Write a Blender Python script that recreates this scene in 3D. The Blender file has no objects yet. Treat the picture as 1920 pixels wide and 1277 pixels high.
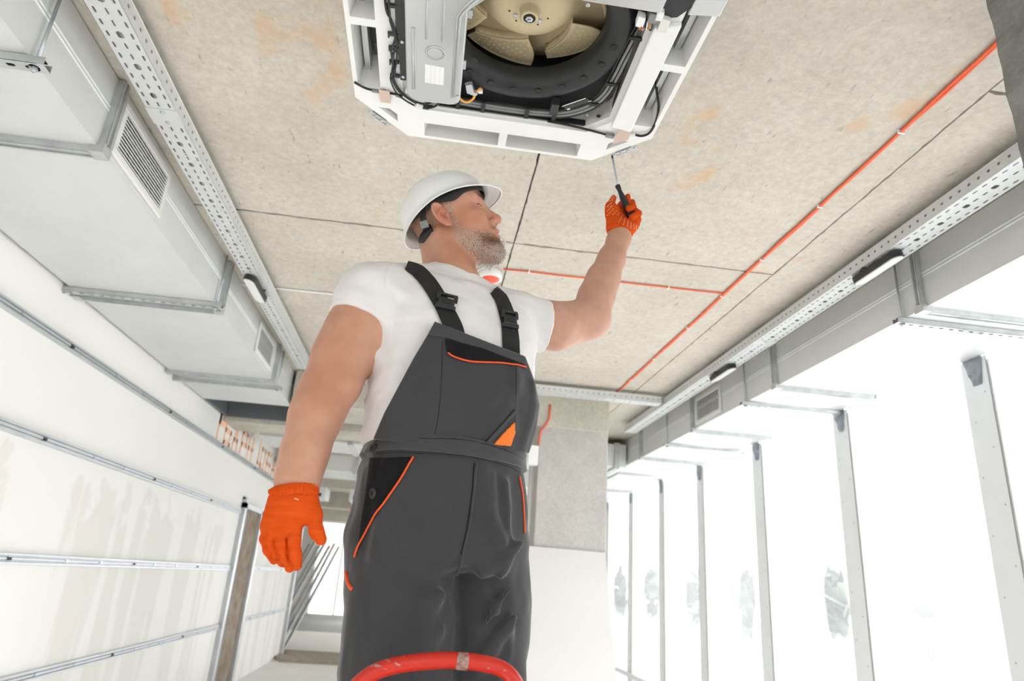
import bpy, math, random
import numpy as np
from mathutils import Matrix, Vector
random.seed(4)
rng = np.random.default_rng(7)
C = bpy.context.scene.collection
PI = math.pi

# ------------------------------------------------------------------ camera, world, lights, exposure
CAMZ = 1.30                                  # camera height over the floor; everything is written relative to the lens and lifted at the end
FPX = 1274.3445                              # focal length in pixels of the 1920 wide frame
YAW, PIT, ROL = 0.10720536, 0.34173132, 0.07041369
_f = Vector((math.sin(YAW)*math.cos(PIT), math.cos(YAW)*math.cos(PIT), math.sin(PIT)))
_r = Vector((math.cos(YAW), -math.sin(YAW), 0))
_u = _r.cross(_f)
_r2 = math.cos(ROL)*_r + math.sin(ROL)*_u
_u2 = -math.sin(ROL)*_r + math.cos(ROL)*_u
cam_d = bpy.data.cameras.new('camera')
cam = bpy.data.objects.new('camera', cam_d); C.objects.link(cam)
cam.matrix_world = Matrix(((_r2.x, _u2.x, -_f.x, 0), (_r2.y, _u2.y, -_f.y, 0), (_r2.z, _u2.z, -_f.z, 0), (0, 0, 0, 1)))
cam_d.sensor_width = 36; cam_d.lens = FPX/1920*36; cam_d.clip_start = .05; cam_d.clip_end = 300
cam_d.dof.use_dof = True; cam_d.dof.focus_distance = 1.72; cam_d.dof.aperture_fstop = 3.6
bpy.context.scene.camera = cam

w = bpy.data.worlds.new('overcast'); bpy.context.scene.world = w; w.use_nodes = True
wn = w.node_tree.nodes; wl = w.node_tree.links
bg = wn['Background']; bg.inputs['Strength'].default_value = 5.0
tc = wn.new('ShaderNodeTexCoord'); sp = wn.new('ShaderNodeSeparateXYZ'); rp = wn.new('ShaderNodeValToRGB')
wl.new(tc.outputs['Generated'], sp.inputs[0]); wl.new(sp.outputs[2], rp.inputs[0]); wl.new(rp.outputs[0], bg.inputs['Color'])
rp.color_ramp.elements[0].position = 0; rp.color_ramp.elements[0].color = (.97, .965, 1, 1)
rp.color_ramp.elements[1].position = 1; rp.color_ramp.elements[1].color = (.99, .975, 1, 1)

def area_light(name, loc, target, sx, sy, power, col=(1, 1, 1)):
    l = bpy.data.lights.new(name, 'AREA'); l.shape = 'RECTANGLE'; l.size = sx; l.size_y = sy; l.energy = power; l.color = col
    o = bpy.data.objects.new(name, l); C.objects.link(o); o.location = loc
    o.rotation_euler = (Vector(target)-Vector(loc)).to_track_quat('-Z', 'Y').to_euler()
    return o
# added fill areas at floor level brightening the ceiling; no lamps stand there
area_light('ceiling_fill', (-.9, 3.0, -1.2), (-.9, 3.0, 1.6), 1.4, 1.4, 12.5, (1, .985, .97))
area_light('ceiling_fill', (.9, 3.9, -1.2), (.9, 3.9, 1.6), 1.4, 1.4, 9.5, (1, .985, .97))
area_light('ceiling_fill', (-1.0, .3, -1.2), (-.9, .5, 1.6), 1.4, 1.4, 11.5, (1, .985, .97))
area_light('ceiling_fill', (-.6, 8.0, -1.2), (-.6, 8.0, 1.6), 1.4, 2.4, 12, (1, .985, .97))
area_light('fill_light', (-.7, -1.2, .5), (.1, 1.5, .45), 1.8, 1.4, 8, (.98, .99, 1))  # added fill from behind the lens, no such lamp in the hall
vs = bpy.context.scene.view_settings
vs.view_transform = 'Standard'; vs.look = 'None'; vs.gamma = 1; vs.use_curve_mapping = False; vs.exposure = 0.08

# ------------------------------------------------------------------ helpers
def lin(r, g, b):
    f = lambda c: (c/255/12.92) if c/255 <= .04045 else ((c/255+.055)/1.055)**2.4
    return (f(r), f(g), f(b), 1)
def mat(name, col, rough=.6, metal=0, bump=0, bscale=60, var=0, vscale=3, spec=None, trans=0, emis=0, dist=.002, col2=None, sub=0):
    m = bpy.data.materials.new(name); m.use_nodes = True
    n, l = m.node_tree.nodes, m.node_tree.links
    b = n['Principled BSDF']
    b.inputs['Base Color'].default_value = col; b.inputs['Roughness'].default_value = rough; b.inputs['Metallic'].default_value = metal
    if spec is not None: b.inputs['Specular IOR Level'].default_value = spec
    if sub:
        b.inputs['Subsurface Weight'].default_value = sub; b.inputs['Subsurface Scale'].default_value = .006
        b.inputs['Subsurface Radius'].default_value = (1, .4, .25)
    t = n.new('ShaderNodeTexCoord')
    if var:
        no = n.new('ShaderNodeTexNoise'); no.inputs['Scale'].default_value = vscale; no.inputs['Detail'].default_value = 6; no.inputs['Roughness'].default_value = .6
        l.new(t.outputs['Object'], no.inputs['Vector'])
        r = n.new('ShaderNodeValToRGB'); c2 = col2 or tuple(c*(1-var) for c in col[:3])+(1,)
        r.color_ramp.elements[0].position = .35; r.color_ramp.elements[0].color = c2
        r.color_ramp.elements[1].position = .65; r.color_ramp.elements[1].color = col
        l.new(no.outputs['Fac'], r.inputs[0]); l.new(r.outputs[0], b.inputs['Base Color'])
    if bump:
        no2 = n.new('ShaderNodeTexNoise'); no2.inputs['Scale'].default_value = bscale; no2.inputs['Detail'].default_value = 4
        l.new(t.outputs['Object'], no2.inputs['Vector'])
        bp = n.new('ShaderNodeBump'); bp.inputs['Strength'].default_value = bump; bp.inputs['Distance'].default_value = dist
        l.new(no2.outputs['Fac'], bp.inputs['Height']); l.new(bp.outputs[0], b.inputs['Normal'])
    return m

def wloc(p):
    v = Vector((0, 0, 0))
    while p is not None: v = v+Vector(p.location); p = p.parent
    return v
S = 1.0                                       # unit of the builder; the hall is measured in hall units of .93 m
ROOM = .93
def emit(name, V, F, m, parent=None, smooth=False, origin=None):
    V = np.asarray(V, float)*S
    o0 = np.array(wloc(parent)) if parent is not None else (np.array(origin, float)*S if origin is not None else np.zeros(3))
    me = bpy.data.meshes.new(name); me.from_pydata((V-o0).tolist(), [], F if isinstance(F, list) else F.tolist())
    me.materials.append(m)
    if smooth: me.polygons.foreach_set('use_smooth', [True]*len(me.polygons))
    me.update()
    o = bpy.data.objects.new(name, me); C.objects.link(o)
    if parent is not None: o.parent = parent
    elif origin is not None: o.location = o0
    return o
class MB:
    def __init__(s): s.V = []; s.F = []
    def add(s, V, F):
        b = len(s.V); s.V.extend([tuple(map(float, v)) for v in V]); s.F.extend([tuple(i+b for i in f) for f in F]); return s
    def box(s, x0, x1, y0, y1, z0, z1):
        return s.add([(x, y, z) for z in (z0, z1) for y in (y0, y1) for x in (x0, x1)],
                     [(0, 2, 3, 1), (4, 5, 7, 6), (0, 1, 5, 4), (2, 6, 7, 3), (0, 4, 6, 2), (1, 3, 7, 5)])
    def bar(s, a, b, wx, wz, up=(0, 0, 1)):
        a, b = Vector(a), Vector(b); d = (b-a).normalized(); x = d.cross(Vector(up)).normalized(); z = x.cross(d)
        V = [p+x*i*wx/2+z*j*wz/2 for p in (a, b) for i, j in ((-1, -1), (1, -1), (1, 1), (-1, 1))]
        return s.add(V, [(0, 1, 2, 3), (7, 6, 5, 4), (0, 4, 5, 1), (1, 5, 6, 2), (2, 6, 7, 3), (3, 7, 4, 0)])
    def tube(s, P, r, n=8, caps=True, flat=None):
        P = [Vector(p) for p in P]; R = r if isinstance(r, (list, tuple)) else [r]*len(P)
        x = None; V = []; F = []
        for i, p in enumerate(P):
            d = (P[min(i+1, len(P)-1)]-P[max(i-1, 0)]).normalized()
            if x is None:
                x = d.cross(Vector((0, 0, 1)));
                if x.length < .1: x = d.cross(Vector((0, 1, 0)))
            x = (x-d*x.dot(d)).normalized(); z = d.cross(x)
            for k in range(n):
                a = 2*PI*k/n; V.append(p+(x*math.cos(a)+z*math.sin(a))*R[i])
        for i in range(len(P)-1):
            for k in range(n):
                k2 = (k+1) % n; F.append((i*n+k, i*n+k2, (i+1)*n+k2, (i+1)*n+k))
        if caps: F.append(tuple(range(n))[::-1]); F.append(tuple(range((len(P)-1)*n, len(P)*n)))
        return s.add(V, F)
    def prism(s, poly, z0, z1, mapf=None):
        mapf = mapf or (lambda x, y, z: (x, y, z))
        n = len(poly)
        V = [mapf(x, y, z0) for x, y in poly]+[mapf(x, y, z1) for x, y in poly]
        return s.add(V, [tuple(range(n))[::-1], tuple(range(n, 2*n))]+[(i, (i+1) % n, n+(i+1) % n, n+i) for i in range(n)])
    def lathe(s, prof, c, n=32, axis=(0, 0, 1), close=False):
        ax = Vector(axis).normalized(); x = ax.orthogonal().normalized(); y = ax.cross(x); c = Vector(c)
        V = [c+ax*h+(x*math.cos(2*PI*k/n)+y*math.sin(2*PI*k/n))*r for r, h in prof for k in range(n)]
        m = len(prof); F = []
        for i in range(m if close else m-1):
            j = (i+1) % m
            for k in range(n): k2 = (k+1) % n; F.append((i*n+k, i*n+k2, j*n+k2, j*n+k))
        if not close:
            if prof[0][0] > 1e-6: F.append(tuple(range(n))[::-1])
            if prof[-1][0] > 1e-6: F.append(tuple(range((m-1)*n, m*n)))
        return s.add(V, F)
    def build(s, name, m, parent=None, smooth=False, origin=None):
        return emit(name, s.V, s.F, m, parent, smooth, origin)
def spline(P, n=8):
    P = [Vector(p) for p in P]; out = []
    for i in range(len(P)-1):
        p0, p1, p2, p3 = P[max(i-1, 0)], P[i], P[i+1], P[min(i+2, len(P)-1)]
        for k in range(n):
            t = k/n; out.append(.5*((2*p1)+(p2-p0)*t+(2*p0-5*p1+4*p2-p3)*t*t+(3*p1-p0-3*p2+p3)*t**3))
    out.append(P[-1]); return out
def tag(o, label=None, cat=None, group=None, kind=None):
    if label: o['label'] = label
    if cat: o['category'] = cat
    if group: o['group'] = group
    if kind: o['kind'] = kind
    return o
def thing(name, label, cat, loc=(0, 0, 0), group=None):
    o = bpy.data.objects.new(name, None); C.objects.link(o); o.empty_display_size = .1
    o.location = Vector(loc)*S; return tag(o, label, cat, group)
def bevel(o, wd, seg=2, ang=40):
    b = o.modifiers.new('bevel', 'BEVEL'); b.width = wd*S; b.segments = seg; b.limit_method = 'ANGLE'; b.angle_limit = math.radians(ang); b.harden_normals = False
    return o
def perforated(mb, u0, u1, v0, v1, holes, mapf, th=.0015):
    """plate over [u0,u1]x[v0,v1] with real openings; holes = (u, v, half length, half width) inside their own cell (cu0,cu1,cv0,cv1)"""
    for cell, h in holes:
        a, b, c, d = cell
        if h is None:
            mb.prism([(a, c), (b, c), (b, d), (a, d)], 0, th, mapf); continue
        u, v, hu, hv = h; q = .72
        O = [(a, c), ((a+b)/2, c), (b, c), (b, (c+d)/2), (b, d), ((a+b)/2, d), (a, d), (a, (c+d)/2)]
        I = [(u-hu*q, v-hv*.9), (u, v-hv), (u+hu*q, v-hv*.9), (u+hu, v), (u+hu*q, v+hv*.9), (u, v+hv), (u-hu*q, v+hv*.9), (u-hu, v)]
        V = [mapf(x, y, 0) for x, y in O]+[mapf(x, y, 0) for x, y in I]+[mapf(x, y, th) for x, y in O]+[mapf(x, y, th) for x, y in I]
        F = []
        for k in range(8):
            j = (k+1) % 8
            F += [(k, j, 8+j, 8+k), (16+j, 16+k, 24+k, 24+j), (8+k, 8+j, 24+j, 24+k)]
        mb.add(V, F)

# ------------------------------------------------------------------ materials
def concrete_mat(name, base, dark, stain=None, scale=1.0, speck=True):
    m = mat(name, base, .88); n, l = m.node_tree.nodes, m.node_tree.links; b = n['Principled BSDF']; b.inputs['Specular IOR Level'].default_value = .2
    t = n['Texture Coordinate'] if 'Texture Coordinate' in n else n.new('ShaderNodeTexCoord')
    geo = n.new('ShaderNodeNewGeometry')
    def noise(sc, det=6, ro=.6, st=None):
        x = n.new('ShaderNodeTexNoise'); x.inputs['Scale'].default_value = sc; x.inputs['Detail'].default_value = det; x.inputs['Roughness'].default_value = ro
        if st:
            mp = n.new('ShaderNodeMapping'); mp.inputs['Scale'].default_value = st; l.new(geo.outputs['Position'], mp.inputs[0]); l.new(mp.outputs[0], x.inputs['Vector'])
        else: l.new(geo.outputs['Position'], x.inputs['Vector'])
        return x.outputs['Fac']
    def ramp(src, p0, p1, c0=(0, 0, 0, 1), c1=(1, 1, 1, 1)):
        r = n.new('ShaderNodeValToRGB'); r.color_ramp.elements[0].position = p0; r.color_ramp.elements[1].position = p1
        r.color_ramp.elements[0].color = c0; r.color_ramp.elements[1].color = c1; l.new(src, r.inputs[0]); return r.outputs[0]
    def mix(fac, a, bcol):
        x = n.new('ShaderNodeMix'); x.data_type = 'RGBA'; l.new(fac, x.inputs['Factor'])
        if hasattr(a, 'links'): l.new(a, x.inputs['A'])
        else: x.inputs['A'].default_value = a
        x.inputs['B'].default_value = bcol; return x.outputs['Result']
    col = ramp(noise(2.2*scale, 8, .62), .3, .72, dark, base)
    fine = ramp(noise(38*scale, 6, .7), .25, .75, (.78, .775, .76, 1), (1.07, 1.07, 1.07, 1))
    mu = n.new('ShaderNodeMix'); mu.data_type = 'RGBA'; mu.blend_type = 'MULTIPLY'; mu.inputs['Factor'].default_value = 1
    l.new(col, mu.inputs['A']); l.new(fine, mu.inputs['B']); col = mu.outputs['Result']
    if stain:
        col = mix(ramp(noise(2.9*scale, 4, .55, (1, .7, 1)), .635, .72, (0, 0, 0, 1), (.5, .5, .5, 1)), col, stain)
        col = mix(ramp(noise(7*scale, 5, .6), .63, .73, (0, 0, 0, 1), (.32, .32, .32, 1)), col, stain)
    if speck:
        col = mix(ramp(noise(27*scale, 3, .5, (1.7, .45, 1)), .67, .74, (0, 0, 0, 1), (.42, .42, .42, 1)), col, (.13, .115, .09, 1))
        col = mix(ramp(noise(60*scale, 2, .5, (1.5, .7, 1)), .69, .77, (0, 0, 0, 1), (.3, .3, .3, 1)), col, (.16, .145, .12, 1))
    l.new(col, b.inputs['Base Color'])
    bp = n.new('ShaderNodeBump'); bp.inputs['Strength'].default_value = .55; bp.inputs['Distance'].default_value = .003
    l.new(noise(30*scale, 8, .7), bp.inputs['Height']); l.new(bp.outputs[0], b.inputs['Normal'])
    return m
M = {}
M['ceil'] = concrete_mat('ceiling_concrete', lin(215, 209, 198), lin(200, 193, 181), lin(216, 166, 112))
M['conc'] = concrete_mat('column_concrete', lin(206, 204, 200), lin(190, 188, 184), None, 1.5, False)
M['beam'] = concrete_mat('beam_concrete', lin(214, 209, 197), lin(190, 186, 174), lin(196, 176, 146), 1.3)
M['darkconc'] = concrete_mat('rough_grey_concrete', lin(158, 159, 156), lin(122, 122, 119), None, 2.5, False)
M['floor'] = mat('floor_screed', lin(236, 234, 229), .75, 0, .2, 20, .06, 1.2)
def plaster_wall():
    m = mat('white_drywall', lin(233, 232, 228), .9, spec=.1); n, l = m.node_tree.nodes, m.node_tree.links; b = n['Principled BSDF']
    g = n.new('ShaderNodeNewGeometry'); sep = n.new('ShaderNodeSeparateXYZ'); l.new(g.outputs['Position'], sep.inputs[0])
    # filler bands over the board joints and ragged edge of the unpainted lower zone
    mp = n.new('ShaderNodeMapping'); mp.inputs['Scale'].default_value = (1, 1.5, .18); l.new(g.outputs['Position'], mp.inputs[0])
    no = n.new('ShaderNodeTexNoise'); no.inputs['Scale'].default_value = 2.3; no.inputs['Detail'].default_value = 4; l.new(mp.outputs[0], no.inputs['Vector'])
    n2 = n.new('ShaderNodeTexNoise'); n2.inputs['Scale'].default_value = 5; n2.inputs['Detail'].default_value = 6; l.new(g.outputs['Position'], n2.inputs['Vector'])
    ma = n.new('ShaderNodeMath'); ma.operation = 'MULTIPLY_ADD'; ma.inputs[1].default_value = -1.1; ma.inputs[2].default_value = 2.02; l.new(sep.outputs[2], ma.inputs[0])
    ad = n.new('ShaderNodeMath'); ad.operation = 'MULTIPLY_ADD'; ad.inputs[1].default_value = 1.1; l.new(n2.outputs['Fac'], ad.inputs[0]); l.new(ma.outputs[0], ad.inputs[2])
    r = n.new('ShaderNodeValToRGB'); r.color_ramp.elements[0].position = .72; r.color_ramp.elements[1].position = .80; l.new(ad.outputs[0], r.inputs[0])
    r2 = n.new('ShaderNodeValToRGB'); r2.color_ramp.elements[0].position = .47; r2.color_ramp.elements[1].position = .53; l.new(no.outputs['Fac'], r2.inputs[0])
    mu = n.new('ShaderNodeMath'); mu.operation = 'MULTIPLY'; l.new(r.outputs[0], mu.inputs[0]); l.new(r2.outputs[0], mu.inputs[1])
    mx = n.new('ShaderNodeMix'); mx.data_type = 'RGBA'; l.new(mu.outputs[0], mx.inputs['Factor'])
    mx.inputs['A'].default_value = lin(233, 232, 228); mx.inputs['B'].default_value = lin(225, 223, 218); l.new(mx.outputs['Result'], b.inputs['Base Color'])
    return m
M['wall'] = plaster_wall()
M['board'] = mat('plasterboard', lin(226, 225, 222), .9, spec=.1, var=.03, vscale=1.5)
def galv(name, col, rough=.42, metal=.75, var=.1, vs_=5, aniso=(1, 1, 1)):
    m = mat(name, col, rough, metal, .06, 90, var, vs_)
    return m
M['duct'] = galv('galvanised_duct', lin(222, 224, 223), .5, .3, .07, 2.2)
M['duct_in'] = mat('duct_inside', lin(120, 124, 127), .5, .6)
M['flange'] = galv('galvanised_flange', lin(204, 207, 208), .4, .55, .2, 12)
M['tray'] = galv('galvanised_tray', lin(216, 219, 220), .5, .35, .06, 6)
M['rail'] = galv('galvanised_profile', lin(200, 205, 208), .4, .55, .10, 8)
M['stud'] = galv('bright_galvanised_stud', lin(240, 244, 247), .5, .05, .04, 4)
M['rod'] = mat('zinc_rod', lin(190, 198, 204), .35, .8)
M['black'] = mat('black_plastic', lin(38, 40, 42), .42)
M['blackmat'] = mat('black_rubber', lin(26, 27, 28), .6)
M['white'] = mat('white_plastic', lin(240, 241, 240), .38, spec=.4)
M['offwhite'] = mat('grille_white', lin(226, 226, 222), .45)
M['lampface'] = mat('lamp_diffuser', lin(240, 241, 239), .4)
M['orange'] = mat('orange_cable', lin(242, 104, 62), .5)
M['dark'] = mat('dark_void', lin(40, 42, 44), .9)  # near-black: shade painted into holes, slots and grille gaps; also the screwdriver tip
M['paint'] = mat('orange_marker_paint', lin(248, 198, 166), .85)
M['wood'] = mat('grey_timber', lin(176, 166, 150), .85, 0, .3, 30, .25, 8)
M['brown'] = mat('rough_post', lin(150, 144, 134), .9, 0, .4, 25, .25, 6, col2=lin(128, 106, 84))

# ------------------------------------------------------------------ THE HALL (hall units)
S = ROOM
FL = -CAMZ/ROOM
fl = MB().box(-6, 3.35, -3.0, 24, FL-.15, FL).build('floor', M['floor']); tag(fl, kind='structure')
# ceiling: a concrete deck and the cast panels under it, parted by open joints
ce = MB().box(-6, 3.35, -3.0, 24, 1.73, 1.95).build('ceiling', M['darkconc']); tag(ce, kind='structure')
g = .0028
def slab(x0, x1, y0, y1):
    """one cast panel with slightly chipped edges"""
    x0, x1, y0, y1 = x0+g, x1-g, y0+.005, y1-.005; P = []
    def edge(a, b, nrm, am):
        n_ = max(2, int((Vector(b)-Vector(a)).length/.035)) if abs(a[1]) < 9 and abs(b[1]) < 9 else 3
        for k in range(n_):
            t_ = k/n_; j = 0 if k == 0 else am*(random.random()**3)*2.2+random.uniform(0, am*.35); P.append((a[0]+(b[0]-a[0])*t_+nrm[0]*j, a[1]+(b[1]-a[1])*t_+nrm[1]*j))
    edge((x0, y0), (x1, y0), (0, 1), .004); edge((x1, y0), (x1, y1), (-1, 0), .0022); edge((x1, y1), (x0, y1), (0, -1), .004); edge((x0, y1), (x0, y0), (1, 0), .0022)
    return MB().prism(P, 1.70, 1.735).build('ceiling_slab', M['ceil'], ce)
for x0, x1, cuts in ((-6, .32, (-3, 3.22, 6.9, 10.5, 14, 24)), (.32, 1.77, (-3, -.6, 3.22, 6.9, 10.5, 14, 24)), (1.77, 3.35, (-3, 1.70, 6.0, 10.5, 14, 24))):
    for a, b in zip(cuts[:-1], cuts[1:]): slab(x0, x1, a, b)
# beam and column at the middle of the hall
bm = MB().box(-1.29, 1.64, 6.15, 6.85, 1.385, 1.70).build('concrete_beam', M['beam']); bevel(bm, .012); tag(bm, kind='structure')
co = MB().box(.98, 1.635, 6.16, 6.66, FL, 1.46).build('concrete_column', M['conc']); bevel(co, .012); tag(co, kind='structure')
bm = MB().box(-2.13, .95, 7.12, 7.62, 1.355, 1.70).build('concrete_beam', M['beam']); bevel(bm, .012); tag(bm, kind='structure')
# rough column beside the lens, upper right
V = []; n = 26
poly = [(1.46+.02, 1.356), (1.98, 1.30), (1.98, .6), (1.47, .6)]
rc = MB()
N1 = 60
pts = []
for k in range(N1+1):
    z = FL+(1.70-FL)*k/N1
    j = .006*math.sin(k*2.1)+.005*math.sin(k*5.3+1)
    pts.append([(1.462+j, 1.352+j*.5, z), (1.70+.004*math.sin(k), 1.36, z), (2.0, 1.36, z), (2.0, .7, z), (1.462, .7, z), (1.460+j, 1.1, z)])
V = [p for r_ in pts for p in r_]; F = []
for k in range(N1):
    for i in range(6): F.append((k*6+i, k*6+(i+1) % 6, k*6+6+(i+1) % 6, k*6+6+i))
F.append(tuple(range(6))[::-1]); F.append(tuple(range(N1*6, N1*6+6)))
rc.add(V, F); o = rc.build('concrete_pillar', M['darkconc']); tag(o, kind='structure')

# left wall: boards in front of each other, with a doorway at y 8.6-9.4
WX = -2.13
wa = MB().box(WX-.12, WX, -3.0, 8.62, FL, 1.70).box(WX-.12, WX, 9.42, 12.75, FL, 1.70).box(WX-.12, WX, 8.62, 9.42, .62, 1.70).build('wall_left', M['wall']); tag(wa, kind='structure')
wb_ = MB().box(-6, 3.35, -3.1, -3.0, FL, 1.7).build('wall_back_unseen', M['board']); tag(wb_, kind='structure')  # unseen wall added behind the lens to cut frontal sky light
# far wall pieces behind the doorway (a second room)
bk = MB().box(-6, -5.9, -3, 24, FL, 1.7).build('wall_far_left', M['board']); tag(bk, kind='structure')
# furring profiles on the left wall
def profile(y0, y1, z0, z1, x=WX, d=.026):
    h = z1-z0
    P = [(x, z0), (x+d, z0), (x+d, z0+.22*h), (x+d*.55, z0+.27*h), (x+d*.55, z0+.36*h), (x+d, z0+.41*h), (x+d, z0+.60*h), (x+d*.55, z0+.65*h), (x+d*.55, z0+.74*h), (x+d, z0+.79*h), (x+d, z1), (x, z1)]
    return MB().prism(P, y0, y1, lambda a, b, c: (a, c, b))
def rail_thing(name, label, y0, y1, z0, z1, group='galvanised rails across the left wall'):
    t = thing(name, label, 'rail', (WX, (y0+y1)/2, z0), group)
    k = y0
    profile(y0, y1, z0, z1).build('channel', M['rail'], t)
    yy = y0+.35; i = 0
    while yy < y1-.2:
        mb = MB(); zc = (z0+z1)/2
        mb.box(WX+.014, WX+.030, yy, yy+.035, zc-.008, zc+.008)
        mb.build('clip', M['blackmat'] if i % 3 == 0 else M['rod'], t); yy += .42+.25*((i*37) % 5)/5; i += 1
    return t
rail_thing('wall_rail', 'galvanised rail highest on the white left wall, just below the big duct', -2.5, 12.7, 1.085, 1.137)
rail_thing('wall_rail', 'galvanised rail second from the top on the left wall, ending at the doorway head', -2.5, 8.55, .545, .60)
rail_thing('wall_rail', 'galvanised rail third from the top on the left wall, running level with the gloved fingertips', -2.5, 8.55, -.082, -.028)
rail_thing('wall_rail', 'galvanised rail lowest in view on the left wall, rising towards the doorway', -2.5, 8.55, -.70, -.648)
for z_, nm in ((.60, 'short galvanised rail beyond the doorway, highest'), (-.02, 'short galvanised rail beyond the doorway, middle'), (-.64, 'short galvanised rail beyond the doorway, lowest')):
    rail_thing('wall_rail', nm, 9.55, 12.7, z_-.05, z_, 'galvanised rails beyond the doorway')
# doorway
dr = thing('door_1', None, None, (WX, 9.0, FL)); dr['kind'] = 'structure'
MB().box(WX, WX+.05, 8.50, 8.60, FL, .74).build('door_post', M['rail'], dr)
MB().box(WX, WX+.05, 9.42, 9.53, FL, .66).build('door_post', M['rail'], dr)
MB().box(WX, WX+.05, 8.50, 9.53, .62, .68).build('door_head', M['rail'], dr)
MB().box(WX-.10, WX+.02, 8.60, 8.80, FL, .62).build('door_leaf', M['darkconc'], dr)
MB().box(WX-.12, WX+.01, 8.80, 9.42, FL, .62).build('door_panel', M['brown'], dr)
MB().box(WX, WX+.03, 8.50, 8.55, .715, .745).build('bracket', M['blackmat'], dr)
o = MB().box(WX-.1, WX+.05, 12.70, 12.82, FL, 1.0).build('steel_post', M['rail'], None, origin=(WX, 12.7, FL)); tag(o, 'galvanised post closing the far end of the white left wall', 'post')

# painted orange marks on the wall under the duct's end
MK = MB()
def stroke(pts, wd=.05):
    for a, b in zip(pts[:-1], pts[1:]):
        MK.bar((WX+.002, a[0], a[1]), (WX+.002, b[0], b[1]), .004, wd, up=(0, (b[1]-a[1]), -(b[0]-a[0])) if 0 else (0, 0, 1))
def letter(y, z, kind, h=.26, w_=.20):
    L = {'G': [[(0, 1), (1, 1)], [(0, 0), (0, 1)]], 'A': [[(0, 0), (.5, 1)], [(.5, 1), (1, 0)], [(.2, .4), (.8, .4)]], 'P': [[(0, 0), (0, 1), (1, 1), (1, .5), (0, .5)]],
         'B': [[(0, 0), (0, 1), (1, 1)], [(0, .5), (1, .5), (1, 0), (0, 0)]], 'H': [[(0, 0), (0, 1)], [(1, 0), (1, 1)], [(0, .5), (1, .5)]], 'L': [[(0, 1), (0, 0), (1, 0)]], 'O': [[(0, 0), (0, 1), (1, 1), (1, 0), (0, 0)]]}[kind]
    for st in L:
        for a, b in zip(st[:-1], st[1:]):
            p = Vector((0, y+a[0]*w_, z+a[1]*h)); q = Vector((0, y+b[0]*w_, z+b[1]*h)); d = (q-p).normalized(); nrm = Vector((0, -d.z, d.y))*.025
            V = [(WX+x, *(v+s_*nrm)[1:]) for x in (.001, .004) for v, s_ in ((p-d*.02, 1), (q+d*.02, 1), (q+d*.02, -1), (p-d*.02, -1))]
            MK.add(V, [(3, 2, 1, 0), (4, 5, 6, 7), (0, 1, 5, 4), (1, 2, 6, 5), (2, 3, 7, 6), (3, 0, 4, 7)])
for y_, z_, k_ in ((7.05, 1.33, 'L'), (7.05, 1.16, 'G'), (7.30, 1.17, 'B'), (7.62, 1.16, 'A'), (7.98, 1.15, 'P'), (8.30, 1.16, 'H'), (8.85, 1.2, 'L'), (9.0, 1.14, 'O'), (9.35, 1.14, 'B'), (9.7, 1.14, 'A')): letter(y_, z_, k_)
mk = MK.build('wall_marking', M['paint'], None, origin=(WX, 8, 1.2)); tag(mk, 'blurred orange hand painted letters high on the left wall', 'writing')

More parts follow.
